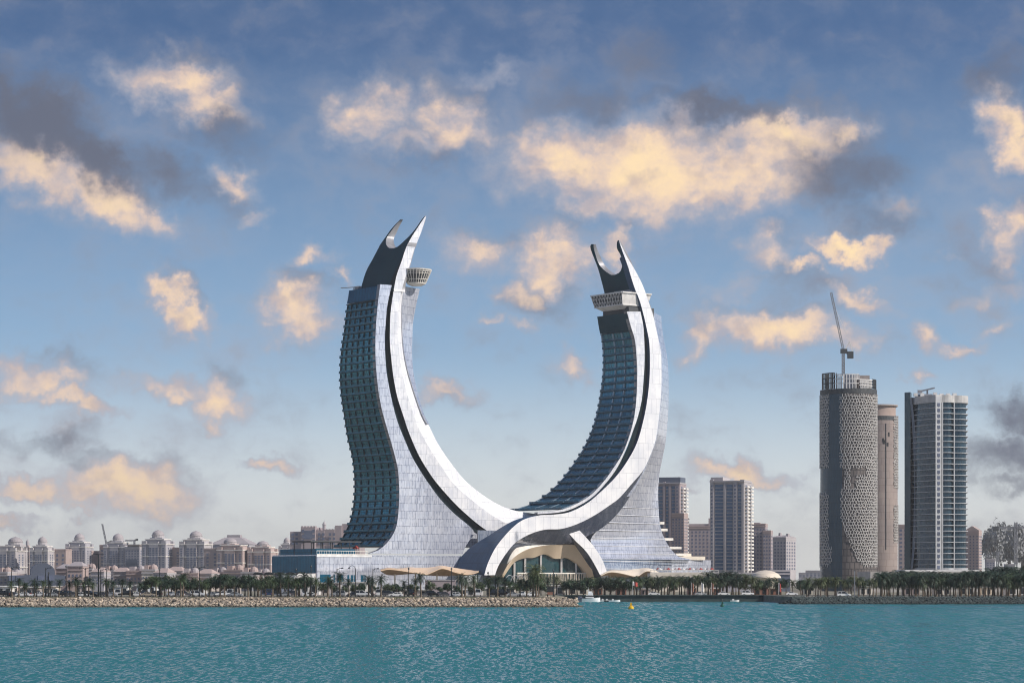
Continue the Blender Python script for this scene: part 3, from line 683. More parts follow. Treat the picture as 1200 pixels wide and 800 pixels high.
eL = Edge(x1L, 0.0); dL_ = depth_table(eL, xLL)
zA = FP(444, 352).z; zB = FP(447, 640).z
balconies(TL, eL, dL_, zB, zA, 4.33, (.06,.2,.36,.52,.68,.84,.97), M['bay_glass'], M['rail_glass'], M['fin'], M['slab'], light_bays=())
def tower_core(parent, edge, depth, xr, off, zlo, zhi, name='core', n=40, inset=3.2):
    mb = MB(); rows = []
    for i in range(n):
        z = zlo + (zhi - zlo)*i/(n-1); f = edge.at(z); d = depth(z)
        Yg = f.y + 15; py = HZ - (z - CAMZ)*F/Yg; g = FP(xr(py) - 2, py, off)
        w = max((Vector((g.x, g.y, z)) - f).dot(U), inset + 1.0)
        a = f + U*inset + V*2.8; b = f + U*(w) + V*2.8
        rows.append([a, b, b + V*max(d-2.2, 2), a + V*max(d-2.2, 2)])
    for r, s in zip(rows[:-1], rows[1:]):
        for k in range(4):
            j = (k+1) % 4; q = [r[k], r[j], s[j], s[k]]; mb.quad(q, [uvf(p) for p in q])
    mb.quad(rows[-1]); mb.quad(rows[0][::-1]); mb.build(name, M['glass_panel'], parent)
tower_core(TL, eL, dL_, lambda y: min(max(x4row(y) - 13, 447), 560), -6, zB, FP(444, 336).z)
# blue glass storey above the balconies
bz0, bz1 = zA + .8, FP(445, 334.5).z
mb = MB(); rr = []
for z in np.linspace(bz0, bz1, 5):
    f = eL.at(z); d = depth_table(eL, xLL)(min(z, FP(410,341).z*1.0)); rr.append([f + U*.1 + V*.35, f + U*.1 + V*(d*.5), f + U*.1 + V*d])
for a, b in zip(rr[:-1], rr[1:]):
    for j in range(2):
        q = [a[j+1], a[j], b[j], b[j+1]]; mb.quad(q, [uvs(p) for p in q]); q = [p + U*5.5 for p in q[::-1]]; mb.quad(q, [uvs(p) for p in q])
    for j in (0, 2): mb.quad([a[j], b[j], b[j]+U*5.5, a[j]+U*5.5])
q = rr[-1]; mb.quad([q[0], q[2], q[2]+U*5.5, q[0]+U*5.5])
q = rr[0]; mb.quad([q[0], q[2], q[2]+U*5.5, q[0]+U*5.5])
mb.build('plant_storey', M['blue_glass'], TL)
# window-cleaning davit on the roof corner
mb = MB(); c = rr[-1][2]; mb.span(c + U*2 - V*2, c + U*2 - V*2 + Vector((0,0,1.6)), .5); mb.span(c + U*2 - V*7 + Vector((0,0,1.6)), c - U*5 + V*1 + Vector((0,0,1.2)), .45); mb.box(c + U*3 - V*5 + Vector((0,0,1.2)), (4,2.4,2), R(127))
mb.build('roof_davit', M['grey_metal'], TL)
# horned crown
frontL = [(498.6,252.6),(489,267.6),(482.6,277.4),(476,290),(470.4,306.6),(464.7,323),(461.5,337.5),(459,352)]
eC = Edge(frontL, 0.0); tL = tfun([(252,.5),(262,2.6),(271,4.2),(287,6.0),(310,6.8),(345,8)])
cm = [M['dark_crown'], M['grey_metal']]
crown = crown_piece('crown', TL, eC, [(423,337),(429,318),(437,303),(443.5,290.5)], [(461.6,337.5),(464.8,323),(470.5,306.6),(475.8,290.5)], ys_(341, 291, 20), tL, cm)
crown_piece('horn', TL, eC, [(443.4,291),(445.3,287),(452,277.5),(458,269),(464.7,261.5),(469.3,257)], [(456,291),(452.6,286.5),(452.8,279.5),(457.2,272.5),(463.5,264),(469.8,257)], ys_(291, 257.2, 18), tL, cm)
crown_piece('horn', TL, eC, [(460,291.4),(466.4,288.7),(474.5,281.4),(481,275),(487.5,267),(494,257.5),(498.2,252.8)], [(475.6,291.3),(482.6,277.4),(489,267.6),(494.5,259.5),(498.6,252.7)], ys_(291, 253.2, 20), tL, cm)
# round lookout bowl
def bowl(parent, c, rt, rb, h):
    mb = MB(); prof = [(rb*.55, -h*.62), (rb*.95, -h*.5), (rb, -h*.42), (rt*.97, h*.44), (rt, h*.5), (rt*.6, h*.56), (0, h*.6)]
    mb.lathe(prof[:3], c, 32); mb.lathe([(rt*.97,h*.40),(rt*1.02,h*.5),(rt*.6,h*.56),(0.01,h*.6)], c, 32)
    d = mb.build('lookout_deck', M['cream_white'], parent, smooth=True)
    g = MB(); g.lathe([(rb*.97,-h*.42),(rt*.95,h*.42)], c, 32, cap=False); g.build('deck_glazing', M['dark_grey'], d, smooth=True)
    l = MB()
    for k in range(28):
        a = 2*math.pi*k/28
        pb = Vector((c[0]+rb*math.cos(a), c[1]+rb*math.sin(a), c[2]-h*.42)); pt = Vector((c[0]+rt*math.cos(a+.05), c[1]+rt*math.sin(a+.05), c[2]+h*.44)); l.span(pb, pt, .30)
    for q in (-.2, .2, .33):
        rr_ = rb + (rt-rb)*(q+.42)/.86
        for k in range(28):
            a, b = 2*math.pi*k/28, 2*math.pi*(k+1)/28
            l.span((c[0]+rr_*math.cos(a), c[1]+rr_*math.sin(a), c[2]+h*q), (c[0]+rr_*math.cos(b), c[1]+rr_*math.sin(b), c[2]+h*q), .28)
    l.build('deck_lattice', M['cream_white'], d)
cB = FP(488, 324.5, -2); bowl(TL, (cB.x, cB.y, cB.z), 8.7, 5.5, 8.4)

# ---------------- podium under the left crescent
pz1 = FP(430, 650).z; pz0 = RZ
pc = FP(371.5, 650, .4); pr = FP(540, 650, .4); depthP = 47.0
def plan(a, b, d): a = Vector((a.x, a.y)); b = Vector((b.x, b.y)); v2 = Vector((V.x, V.y)); return [a, b, b + v2*d, a + v2*d]
mb = MB(); pl = plan(pc, pr, depthP)
for k in (0, 1, 2, 3):
    a, b = pl[k], pl[(k+1)%4]; q = [(a.x,a.y,pz0),(b.x,b.y,pz0),(b.x,b.y,pz1),(a.x,a.y,pz1)]; f_ = uvf if k in (0,2) else uvs
    mb.quad(q, [f_(Vector(p)) for p in q], 0)
mb.quad([(p.x,p.y,pz1) for p in pl]); mb.build('podium', M['glass_panel'], TL)
# blue glass wall on its left side, standing proud of it
v2 = Vector((V.x, V.y)); u2 = Vector((U.x, U.y))
a = Vector((pc.x, pc.y)) + v2*1.6 - u2*.7; zb0, zb1 = wz(671, 1500), pz1 - .6
mb = MB(); poly = [a, a + u2*.65, a + u2*.65 + v2*(depthP-2), a + v2*(depthP-2)]
for k in range(4):
    p, q_ = poly[k], poly[(k+1)%4]; q = [(p.x,p.y,zb0),(q_.x,q_.y,zb0),(q_.x,q_.y,zb1),(p.x,p.y,zb1)]; mb.quad(q, [uvs(Vector(t)) for t in q])
mb.quad([(p.x,p.y,zb1) for p in poly]); mb.quad([(p.x,p.y,zb0) for p in poly]); mb.build('blue_glass_wall', M['blue_glass'], TL)
# set-back upper level, terrace railing, pergola
def uvbox(name, px0, s0, lu, lv, z0, z1, mat, parent, off=0.4, ref=None):
    o = Vector((pc.x, pc.y)) + u2*px0 + v2*s0; mb = MB(); mb.prism([o, o + u2*lu, o + u2*lu + v2*lv, o + v2*lv], z0, z1); return mb.build(name, mat, parent)
uvbox('upper_storey', 2.0, 4, 26, depthP-9, pz1+.02, pz1+3.4, M['blue_glass'], TL)
rail = MB(); o_ = Vector((pc.x, pc.y))
def railing(mb, a, b, z, h, step=1.6):
    L = (b-a).length; n = max(2, int(L/step)); d = (b-a)/n
    for k in range(n+1): p = a + d*k; mb.span((p.x,p.y,z), (p.x,p.y,z+h), .22)
    for hh, w in ((h, .3), (h*.1, .5)): mb.span((a.x,a.y,z+hh), (b.x,b.y,z+hh), .3, w)
railing(rail, o_ - u2*.2 - v2*.2, Vector((FP(431,650,.6).x, FP(431,650,.6).y)), pz1+.02, 2.2)
rail.build('terrace_railing', M['cream_white'], TL)
rim = MB(); e = Vector((FP(436,650,.6).x, FP(436,650,.6).y)); a = o_ - u2*.3 - v2*.35
rim.prism([a, e, e + v2*.8, a + v2*.8], pz1 - 1.2, pz1 - .01); rim.build('terrace_rim', M['white_paint'], TL)
pg = MB(); zt = pz1 + 7.2
pgo = o_ + u2*1 + v2*14
pg.prism([pgo - v2*6, pgo + u2*34 - v2*6, pgo + u2*34 + v2*14, pgo + v2*14], zt, zt+.7)
for i in range(6):
    for s_ in (-5, 13): p = pgo + u2*(1 + i*6.4) + v2*s_; pg.span((p.x,p.y,pz1+.02),(p.x,p.y,zt+.1), .5)
pgt = thing('pergola', 'dark flat pergola on the podium roof terrace', 'pergola', (pgo.x, pgo.y, pz1+.02)); pg.build('roof_and_posts', M['dark_grey'], pgt)
pu = o_ + u2*34 + v2*12
ub = thing('parasol', 'small red parasol on the podium roof terrace', 'parasol', (pu.x, pu.y, pz1+.02))
mb = MB(); mb.tube([(pu.x,pu.y,pz1+.02),(pu.x,pu.y,pz1+5)], [.09,.09], 6); mb.build('pole', M['white_paint'], ub)
mb = MB(); mb.lathe([(2.3,3.6),(1.4,4.7),(.05,5.6)], (pu.x,pu.y,pz1), 10); mb.lathe([(2.2,3.58),(.05,5.5)], (pu.x,pu.y,pz1), 10); mb.build('canopy', M['red'], ub)
# doorway glazing at the podium foot
mb = MB(); a = Vector((pc.x,pc.y)) + u2*2 - v2*.12
mb.prism([a, a + u2*7, a + u2*7 + v2*.2, a + v2*.2], 7.0, 11.5); mb.build('window', M['blue_glass'], TL)
for k in range(10):
    a = Vector((pc.x,pc.y)) + u2*(11 + k*2.3) - v2*.12
    if k % 4 == 3: continue
    mb = MB(); mb.prism([a, a + u2*(.8 + .5*(k%3)), a + u2*(.8+.5*(k%3)) + v2*.2, a + v2*.2], 6.4, 11.2); mb.build('window', M['blue_glass'], TL)

# ---------------- right crescent, 30 m in front of the left one's plane where the two cross
OF = 30.0
baseR = FP(700, 690, OF); baseR.z = RZ
TR = thing('crescent_tower', 'right crescent tower with boxy lookout deck, sweeping down into the white arch', 'tower', baseR, 'crescent towers')
x1R = [(734.7,365),(739.5,383),(744,398),(746,417.5),(746.7,440),(746,464),(743.5,487),(738,509),(730,530),(720,546.6),(707,564.5),(691,580.7),(671.5,592),(655,597.4),(630,600)]
xLR = [(699.5,369),(702,385),(704.7,399.5),(706,419),(705.5,440),(703,459.5),(699,481.6),(693,503),(684.5,522),(671.5,543),(653.6,566),(637,581),(624,589),(607,595.5)]
x2R = [(750.5,365),(754,383),(755.2,404),(755.3,425),(754,447.5),(752,468.5),(747.5,488),(741,507),(733,528),(722.5,549),(709,567),(693,583),(672.5,595),(655,600),(630,602)]
x3R = [(725.5,282.5),(729.5,294.5),(735.5,311),(740,326),(744.5,339.5),(749.4,351.5),(754.5,370),(758.5,388),(761,402.5),(761.7,423.5),(761,446),(758.7,467),(755,488),(747.4,516),(737,537),(722,558),(704,576),(687.7,589.5),(668,599.5),(650,602.5),(632,603.5),(614,608.3),(601,617.5),(589,630.5),(581,641),(575.5,651),(570.6,662.5),(567.5,673.5)]
x4R = [(726.5,284.5),(735.5,302),(744.5,317),(753.5,335),(761,356),(766,372.5),(770,391),(774,410),(775,430),(775,455),(773,482),(768.6,514),(761,535.5),(753.5,551),(740,567),(726,583),(714,592),(697.5,603),(678,613),(658.5,619.2),(640.6,620),(627.6,623),(614.6,628.6),(602.4,637),(594,647),(587.5,656.5),(583,665),(580,673.5)]
bord = [(754,552.5),(743,573),(730,593.6),(714,611.5),(697.5,623),(678,632.6),(665,636.5),(640,637.3),(603.5,637.6)]
strip('corner_strip', x1R, x2R, OF, OF, 3.0, [M['white_panel'], M['grey_metal'], M['grey_metal']], TR)
strip('groove', x2R, x3R[6:21], OF-2.0, OF-2.0, 2.0, [M['groove']], TR)
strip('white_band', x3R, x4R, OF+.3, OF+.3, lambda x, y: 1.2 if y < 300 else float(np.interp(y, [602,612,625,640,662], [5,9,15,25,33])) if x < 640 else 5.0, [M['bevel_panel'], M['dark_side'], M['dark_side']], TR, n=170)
strip('soffit', x4R[13:24], bord, OF-.2, (OF-3.4, OF-9), 1.0, [M['soffit_panel']], TR)  # lower zone of the glossy band, its mirrored surroundings painted as a dark colour
xaH = rowx([(765,366),(769.5,393),(773.5,410),(774.5,430),(774.5,455),(772.5,482),(770.5,499),(768,514),(760.5,535),(753,553),(742,573),(729,593),(713,611),(700,622),(692,633),(695.5,640),(704,654),(709,668),(711,678)])
x5R = [(775,372),(777.5,393.5),(781.7,414.5),(783.5,440),(783.5,470),(782.3,492),(780,516),(776,537),(772.6,555),(771.3,574.5),(771.8,594),(773,610.6),(775.2,621),(779.5,631.5),(786,642),(794,650.5),(802.5,654),(813.5,655.2)]
x5f = rowx(x5R)
rows_wall('glass_facade', xaH, x5f, ys_(368, 655, 80), lambda y: OF-4.5-3*min(1, max(0, (y-540)/60)), lambda y: 8.0, 2.5, [M['glass_panel'], M['grey_metal']], TR, k=10)
rows_wall('lower_glass', xaH, lambda y: 787.0, ys_(655.2, 690, 12), OF-8, 8.0, 2.5, [M['clear_panel'], M['grey_metal']], TR, k=10)
# pale floor edges across the lower glass
for y in (594,603,612,621,630,639,648,657,666):
    xa, xb = xaH(y)+.5, x5f(min(y,655)) - .5
    mb = MB(); a, b = FP(xa, y, OF-7.3), FP(xb, y, 8.35); b.z = a.z
    mb.span(a, b, .4, .2); mb.build('floor_edge', M['white_paint'], TR)
# right wing of the podium
w0, w1 = FP(778, 660, 7.5), FP(833, 660, 3.0)
mb = MB(); pl = plan(w0, w1, 30); zt = wz(656, w1.y)
for k in range(4):
    a, b = pl[k], pl[(k+1)%4]; q = [(a.x,a.y,pz0),(b.x,b.y,pz0),(b.x,b.y,zt),(a.x,a.y,zt)]; f_ = uvf if k in (0,2) else uvs
    mb.quad(q, [f_(Vector(p)) for p in q])
mb.quad([(p.x,p.y,zt) for p in pl]); mb.build('podium_wing', M['glass_panel'], TR)
for dz, ins, hh in ((.02, 2, 2.2), (2.3, 7, 1.8)):
    a = pl[0] + u2*ins + v2*ins; mb = MB(); mb.prism([a, a + u2*(38-ins*2.4), a + u2*(38-ins*2.4) + v2*14, a + v2*14], zt+dz, zt+dz+hh); mb.build('terrace_step', M['cream'], TR)
# terraces stepping down the right edge
for (y, px, w) in ((612,775,4),(620,777,6),(631,781,9),(641,788,12),(649,795,12)):
    a = FP(px-3, y, 4); mb = MB(); p = Vector((a.x, a.y)); mb.prism([p, p + u2*(w*.62+2), p + u2*(w*.62+2) + v2*12, p + v2*12], a.z-1.0, a.z+.5); mb.build('terrace_slab', M['cream_white'], TR)
eR = Edge(x1R, OF); dR_ = depth_table(eR, xLR)
zA = FP(741, 388, OF).z; zB = FP(655, 596.5, OF).z
balconies(TR, eR, dR_, zB, zA, 4.33, (.02,.35,.62,.965), M['bay_glass2'], pmat('rail_blue', (.012,.10,.17), .25, 0, .35, .15, .3), M['fin'], pmat('slab_blue', (.02,.055,.085), .8, 0, .2, .1, .2), light_bays=(0,1,2,3))
tower_core(TR, eR, dR_, lambda y: xaH(y) - 3 if y < 585 else 700, OF-8, zB + 6, FP(735, 366, OF).z)
# dark glass storey, neck
z0, z1 = zA + .6, FP(735, 366.5, OF).z
mb = MB(); rr = []
for z in np.linspace(z0, z1, 4):
    f = eR.at(z); d = dR_(z); rr.append([f + V*.35, f + V*d])
for a, b in zip(rr[:-1], rr[1:]):
    q = [a[1], a[0], b[0], b[1]]; mb.quad(q, [uvs(p) for p in q], 0); q = [p + U*9 for p in q[::-1]]; mb.quad(q, [uvs(p) for p in q], 0)
    for j in (0, 1): mb.quad([a[j], b[j], b[j]+U*9, a[j]+U*9])
q = rr[-1]; mb.quad([q[0], q[1], q[1]+U*9, q[0]+U*9]); q = rr[0]; mb.quad([q[0], q[1], q[1]+U*9, q[0]+U*9])
mb.build('plant_storey', M['dark_crown'], TR)
frontR = [(725,281),(729.5,294.5),(735.5,311),(740,326),(744.5,339.5),(749.2,351.5),(753.5,366),(757,380)]
eC = Edge(frontR, OF); tR = tfun([(281,1),(300,3.5),(317,4.6),(335,6.5),(368,8)])
crown_piece('crown', TR, eC, [(713,372),(711,360),(708.5,344),(704,326),(702.8,321.5)], [(755,372),(753.4,366),(749.2,351.5),(744.5,339.5),(740,326),(738.8,321.5)], ys_(371, 322, 20), tR, cm)
crown_piece('horn', TR, eC, [(703,322),(699.5,311),(694,297),(691.7,289.5),(692.7,286)], [(716,322),(708.5,317),(701.7,309),(697.5,297),(695.8,290),(695.6,286)], ys_(322, 286.2, 16), tR, cm)
crown_piece('horn', TR, eC, [(720.5,322),(726.5,318.5),(729,311),(729,303.5),(726.5,297.5),(723.2,291.5),(723,284),(724.2,281.2)], [(738.9,322),(735.5,311),(729.6,294.5),(726,284),(725,281.2)], ys_(322, 281.5, 20), tR, cm)
# boxy lookout deck: leaning lattice sides, neck below
f = eR.at(FP(735,366,OF).z)
def ring(c, a, b, ins): return [c - U*(a-ins) - V*(b[0]-ins), c + U*(b[1]-ins) - V*(b[0]-ins), c + U*(b[1]-ins) + V*(b[2]-ins), c - U*(a-ins) + V*(b[2]-ins)]
zt, zb = wz(342.5, f.y), wz(356.5, f.y)
c = Vector((f.x, f.y, 0)); top = [p + Vector((0,0,zt)) for p in ring(c, 3.6, (-.3, 19, 30), 0)]; bot = [p + Vector((0,0,zb)) for p in ring(c, 3.6, (-.3, 19, 30), 1.7)]
mb = MB(); mb.quad(top); mb.quad([p + Vector((0,0,-.02)) for p in bot[::-1]])
for k in range(4): j = (k+1)%4; mb.quad([bot[k], bot[j], top[j], top[k]], None, 1 if k == 3 else 0)
b2 = [p + Vector((0,0,zb-2.2)) for p in ring(c, 3.6, (-.3, 19, 30), 5)]
for k in range(4): j = (k+1)%4; mb.quad([b2[k], b2[j], bot[j]-Vector((0,0,.02)), bot[k]-Vector((0,0,.02))])
mb.quad(b2[::-1])
dk = mb.build('lookout_deck', [M['off_white'], M['dark_grey']], TR)
lat = MB()
for (k, n_) in ((3, 11), (0, 8)):
    j = (k+1)%4
    outw = (-U if k == 3 else -V)*.15
    if k == 3:
        for i in range(n_+1):
            for dd in (-.09, .09):
                s0, s1 = i/n_, min(1, max(0, i/n_ + dd)); lat.span(bot[k].lerp(bot[j], s0)+outw, top[k].lerp(top[j], s1)+outw, .24)
        for t in (.33, .66): lat.span(bot[k].lerp(top[k], t)+outw, bot[j].lerp(top[j], t)+outw, .2)
    for t, w in ((0, .7), (1, .8)): lat.span(bot[k].lerp(top[k], t)+outw, bot[j].lerp(top[j], t)+outw, w)
lat.build('deck_lattice', M['off_white'], dk)
nk = MB(); nk.prism([Vector((p.x,p.y)) for p in ring(c, -2.5, (-1.5, 22, 26), 0)], z1 - .5, zb - 1.0); nk.build('deck_neck', M['dark_grey'], TR)
pt = MB(); pt.prism([Vector((p.x,p.y)) for p in ring(c, -6, (-3, 12, 20), 0)], zt+.01, zt+2.6); pt.build('roof_plant', M['grey_metal'], TR)

# the other white leg, where the left crescent lands behind the arch
lA = [(666,624),(675,634),(682.5,641),(690,650),(697.5,662.5),(704,675),(708,684)]; lB = [(678,620),(687,629.5),(696,640),(705,654),(710.5,667.5),(714,680),(715,684)]
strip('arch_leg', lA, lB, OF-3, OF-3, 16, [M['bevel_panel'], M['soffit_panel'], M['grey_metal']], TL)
# arch feet fill: dark glass wall behind the arch
rows_wall('arch_back_glass', lambda y: 560.0, lambda y: 705.0, ys_(622, 690, 14), 4.0, 4.0, 1.0, [M['clear_panel'], M['grey_metal']], TR, k=12)

# ---------------- entrance shell
sb = FP(640, 690, OF-6); sb.z = RZ
SH = thing('entrance_shell', 'tan vaulted entrance shell with scalloped lip under the white arch', 'entrance shell', sb)
so_ = [(588,674),(596,660),(606,650),(619,643),(634,639.4),(652.5,637.8),(670,637.8),(680,640.3),(686,645.5),(690,656),(694,668),(697,680)]
si_ = [(590,676),(602.5,659),(615,653.6),(625,653.2),(636,649.2),(642.5,650),(650,654),(657.5,654.2),(664,653.2),(672.5,657.2),(681,664.5),(690,680)]
strip('vault', so_, si_, OF-8, OF-13, 12, [M['tan_shell'], M['tan_shell'], M['tan_shell']], SH, n=70, k=5)
# smooth swept flare behind the lip
strip('upper_flare', [(594,660),(599,649),(607,640.5),(619,636.8),(636,636.4),(652,637.2)], [(596,661),(605,651),(618,643.6),(634,639.6),(644,638.4),(652,638)], OF-9.5, OF-8.2, 8, [M['cream_white']], SH, n=24)
gl = MB(); gm = M['blue_glass']; xs = np.linspace(592, 688, 25); top_ = rowx([(y, x) for x, y in si_])
for i in range(24):
    a0, a1 = FP(xs[i], top_(xs[i]) - 1, OF-15), FP(xs[i+1], top_(xs[i+1]) - 1, OF-15); b0, b1 = FP(xs[i], 684, OF-15), FP(xs[i+1], 684, OF-15)
    q = [b0, b1, a1, a0]; gl.quad(q, [uvf(p) for p in q]); q = [p + V*.6 for p in q[::-1]]; gl.quad(q, [uvf(p) for p in q])
gl.build('glazing', panel_mat('entrance_glass', (.012,.05,.06), (.02,.07,.08), (.05,.09,.10), 2.2, 9.0, .12, .12, .1, .6, .5), SH)
for px in (603, 615.5, 634, 658, 675):
    mb = MB(); y1 = top_(px) + .2; mb.span(FP(px, 682, OF-14.2), FP(px, y1, OF-14.2), 1.1); mb.build('column', M['off_white'], SH)
ws = MB(); a, b = FP(606, 671, OF-12.6), FP(688, 671, OF-12.6); a.z = b.z = wz(671.2, a.y)
ws.span(a, b, .8, .7)
mb = ws; mb.build('ledge', M['cream_white'], SH)
sc = MB(); rnd = random.Random(5)
for i in range(70):
    p = FP(606 + 82*i/69, 676, OF-12); sc.span((p.x, p.y, 6), (p.x + rnd.uniform(-.5,.5), p.y, wz(671.8, p.y)), .28)
sc.build('screen', M['cream'], SH)
for i in range(3):                                 # small hooped porches at the left foot of the shell
    p = FP(597 + i*6.5, 674, OF+2); m = MB(); pts = []
    for k in range(13):
        a = math.pi*k/12; pts.append((p.x - 3.4*math.cos(a)*.8, p.y - 3.4*math.cos(a)*.6, 5.5 + 5.6*math.sin(a)))
    m.tube(pts, [.28]*13, 6); h = m.build('hoop_porch', M['grey_metal'], SH)

# ---------------- wavy canopies
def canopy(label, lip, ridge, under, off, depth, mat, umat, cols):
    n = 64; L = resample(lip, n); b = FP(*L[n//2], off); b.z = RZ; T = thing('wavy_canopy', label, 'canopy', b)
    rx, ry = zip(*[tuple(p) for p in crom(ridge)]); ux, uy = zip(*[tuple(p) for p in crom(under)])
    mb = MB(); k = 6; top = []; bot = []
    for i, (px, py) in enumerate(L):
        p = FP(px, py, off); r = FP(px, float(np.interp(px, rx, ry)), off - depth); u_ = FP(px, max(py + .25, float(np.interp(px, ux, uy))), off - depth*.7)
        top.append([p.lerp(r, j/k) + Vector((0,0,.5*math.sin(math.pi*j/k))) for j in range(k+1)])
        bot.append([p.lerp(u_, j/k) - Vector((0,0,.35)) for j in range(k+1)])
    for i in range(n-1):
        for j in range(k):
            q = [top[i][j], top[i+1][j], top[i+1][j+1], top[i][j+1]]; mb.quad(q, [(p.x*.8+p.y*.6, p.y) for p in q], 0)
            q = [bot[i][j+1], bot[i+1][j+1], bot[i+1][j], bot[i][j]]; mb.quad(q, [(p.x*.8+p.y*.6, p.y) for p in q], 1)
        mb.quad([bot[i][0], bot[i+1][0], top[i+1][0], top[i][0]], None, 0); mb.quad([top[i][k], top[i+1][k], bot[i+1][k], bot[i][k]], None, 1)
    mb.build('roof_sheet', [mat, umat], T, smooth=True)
    for i in cols:
        p = bot[i][4]; m = MB(); m.tube([(p.x, p.y, RZ), (p.x, p.y, p.z + .2)], [.5,.35], 8); m.build('column', M['cream'], T)
canopy('tan wavy entrance canopy below the left crescent tower', [(446,668),(455,666.4),(466,667.3),(479,669.3),(490,671),(499,672.4),(508,669.3),(517,665.6),(525,666.8),(533,669.7),(546,672.4),(555,671.5),(561,669.2)],
       [(446,667.5),(455,665.3),(466,666),(479,664.2),(490,664.7),(502,664.5),(510,663.4),(517,662.2),(526,663.6),(533,664.8),(543,666.4),(552,667.6),(561,669)],
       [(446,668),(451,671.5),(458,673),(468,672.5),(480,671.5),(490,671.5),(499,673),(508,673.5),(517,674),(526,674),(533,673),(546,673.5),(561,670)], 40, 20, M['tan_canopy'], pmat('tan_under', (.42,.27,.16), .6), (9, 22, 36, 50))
canopy('pale wavy canopy beside the right white leg of the arch', [(704,674),(710,671),(716,669.5),(726,670.5),(736,672.8),(743,674.3),(749,673.5),(754,670),(760,668.3),(768,671),(776,674.5)],
       [(704,673),(712,668.8),(720,667.8),(735,667.5),(745,666.3),(752,665.4),(760,665.3),(767,667.5),(776,672)],
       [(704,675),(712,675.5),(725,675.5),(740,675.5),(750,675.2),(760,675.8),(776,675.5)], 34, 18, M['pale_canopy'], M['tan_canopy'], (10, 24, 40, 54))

# ------------------------------------------------------------------ other buildings
BOXM = {}
def unit_window(mat, key):
    """one window: pane in a slim frame, one metre wide and tall, 0.3 m proud; scaled per building"""
    if key not in BOXM:
        mb = MB(); mb.box((0,0,0), (1,.30,1)); BOXM[key] = mb.mesh('window', mat)
    return BOXM[key]
def add_windows(T, origin, u, n, cols, rows, w, h, mat, key, name='window', out=.02):
    """origin: left end of a wall; cols: distances along u; rows: heights"""
    me = unit_window(mat, key); base = Vector(T['_base']); rz = math.atan2(u.y, u.x)
    for z in rows:
        for c in cols:
            o = bpy.data.objects.new(name, me); COL.objects.link(o); o.parent = T
            p = origin + u*c + n*out; o.location = (p.x - base.x, p.y - base.y, z - base.z); o.rotation_euler = (0,0,rz); o.scale = (w, 1, h)
class Plan:
    """rectangular plan turned by g: front width fw, depth fd; left front corner seen at picture column px0"""
    def __init__(s, px0, px1, Y, depth, g, share=None):
        s.g = -R(g); s.u = Vector((math.cos(s.g), math.sin(s.g), 0)); s.v = Vector((-math.sin(s.g), math.cos(s.g), 0))
        s.o = Vector((wx(px0, Y), Y, 0)); t = (px1 - 600)/F
        # width so that the right front corner is seen at px1
        s.w = (t*s.o.y - s.o.x) / (s.u.x - t*s.u.y); s.d = depth
    def pt(s, a, b): p = s.o + s.u*(a*s.w) + s.v*b; return p
    def c(s, a, b, z): p = s.pt(a, b); return (p.x, p.y, z)
    def box(s, mb, a0, a1, b0, b1, z0, z1, mi=0):
        mb.prism([tuple(s.pt(a, b))[:2] for a, b in ((a0,b0),(a1,b0),(a1,b1),(a0,b1))], z0, z1, mi)

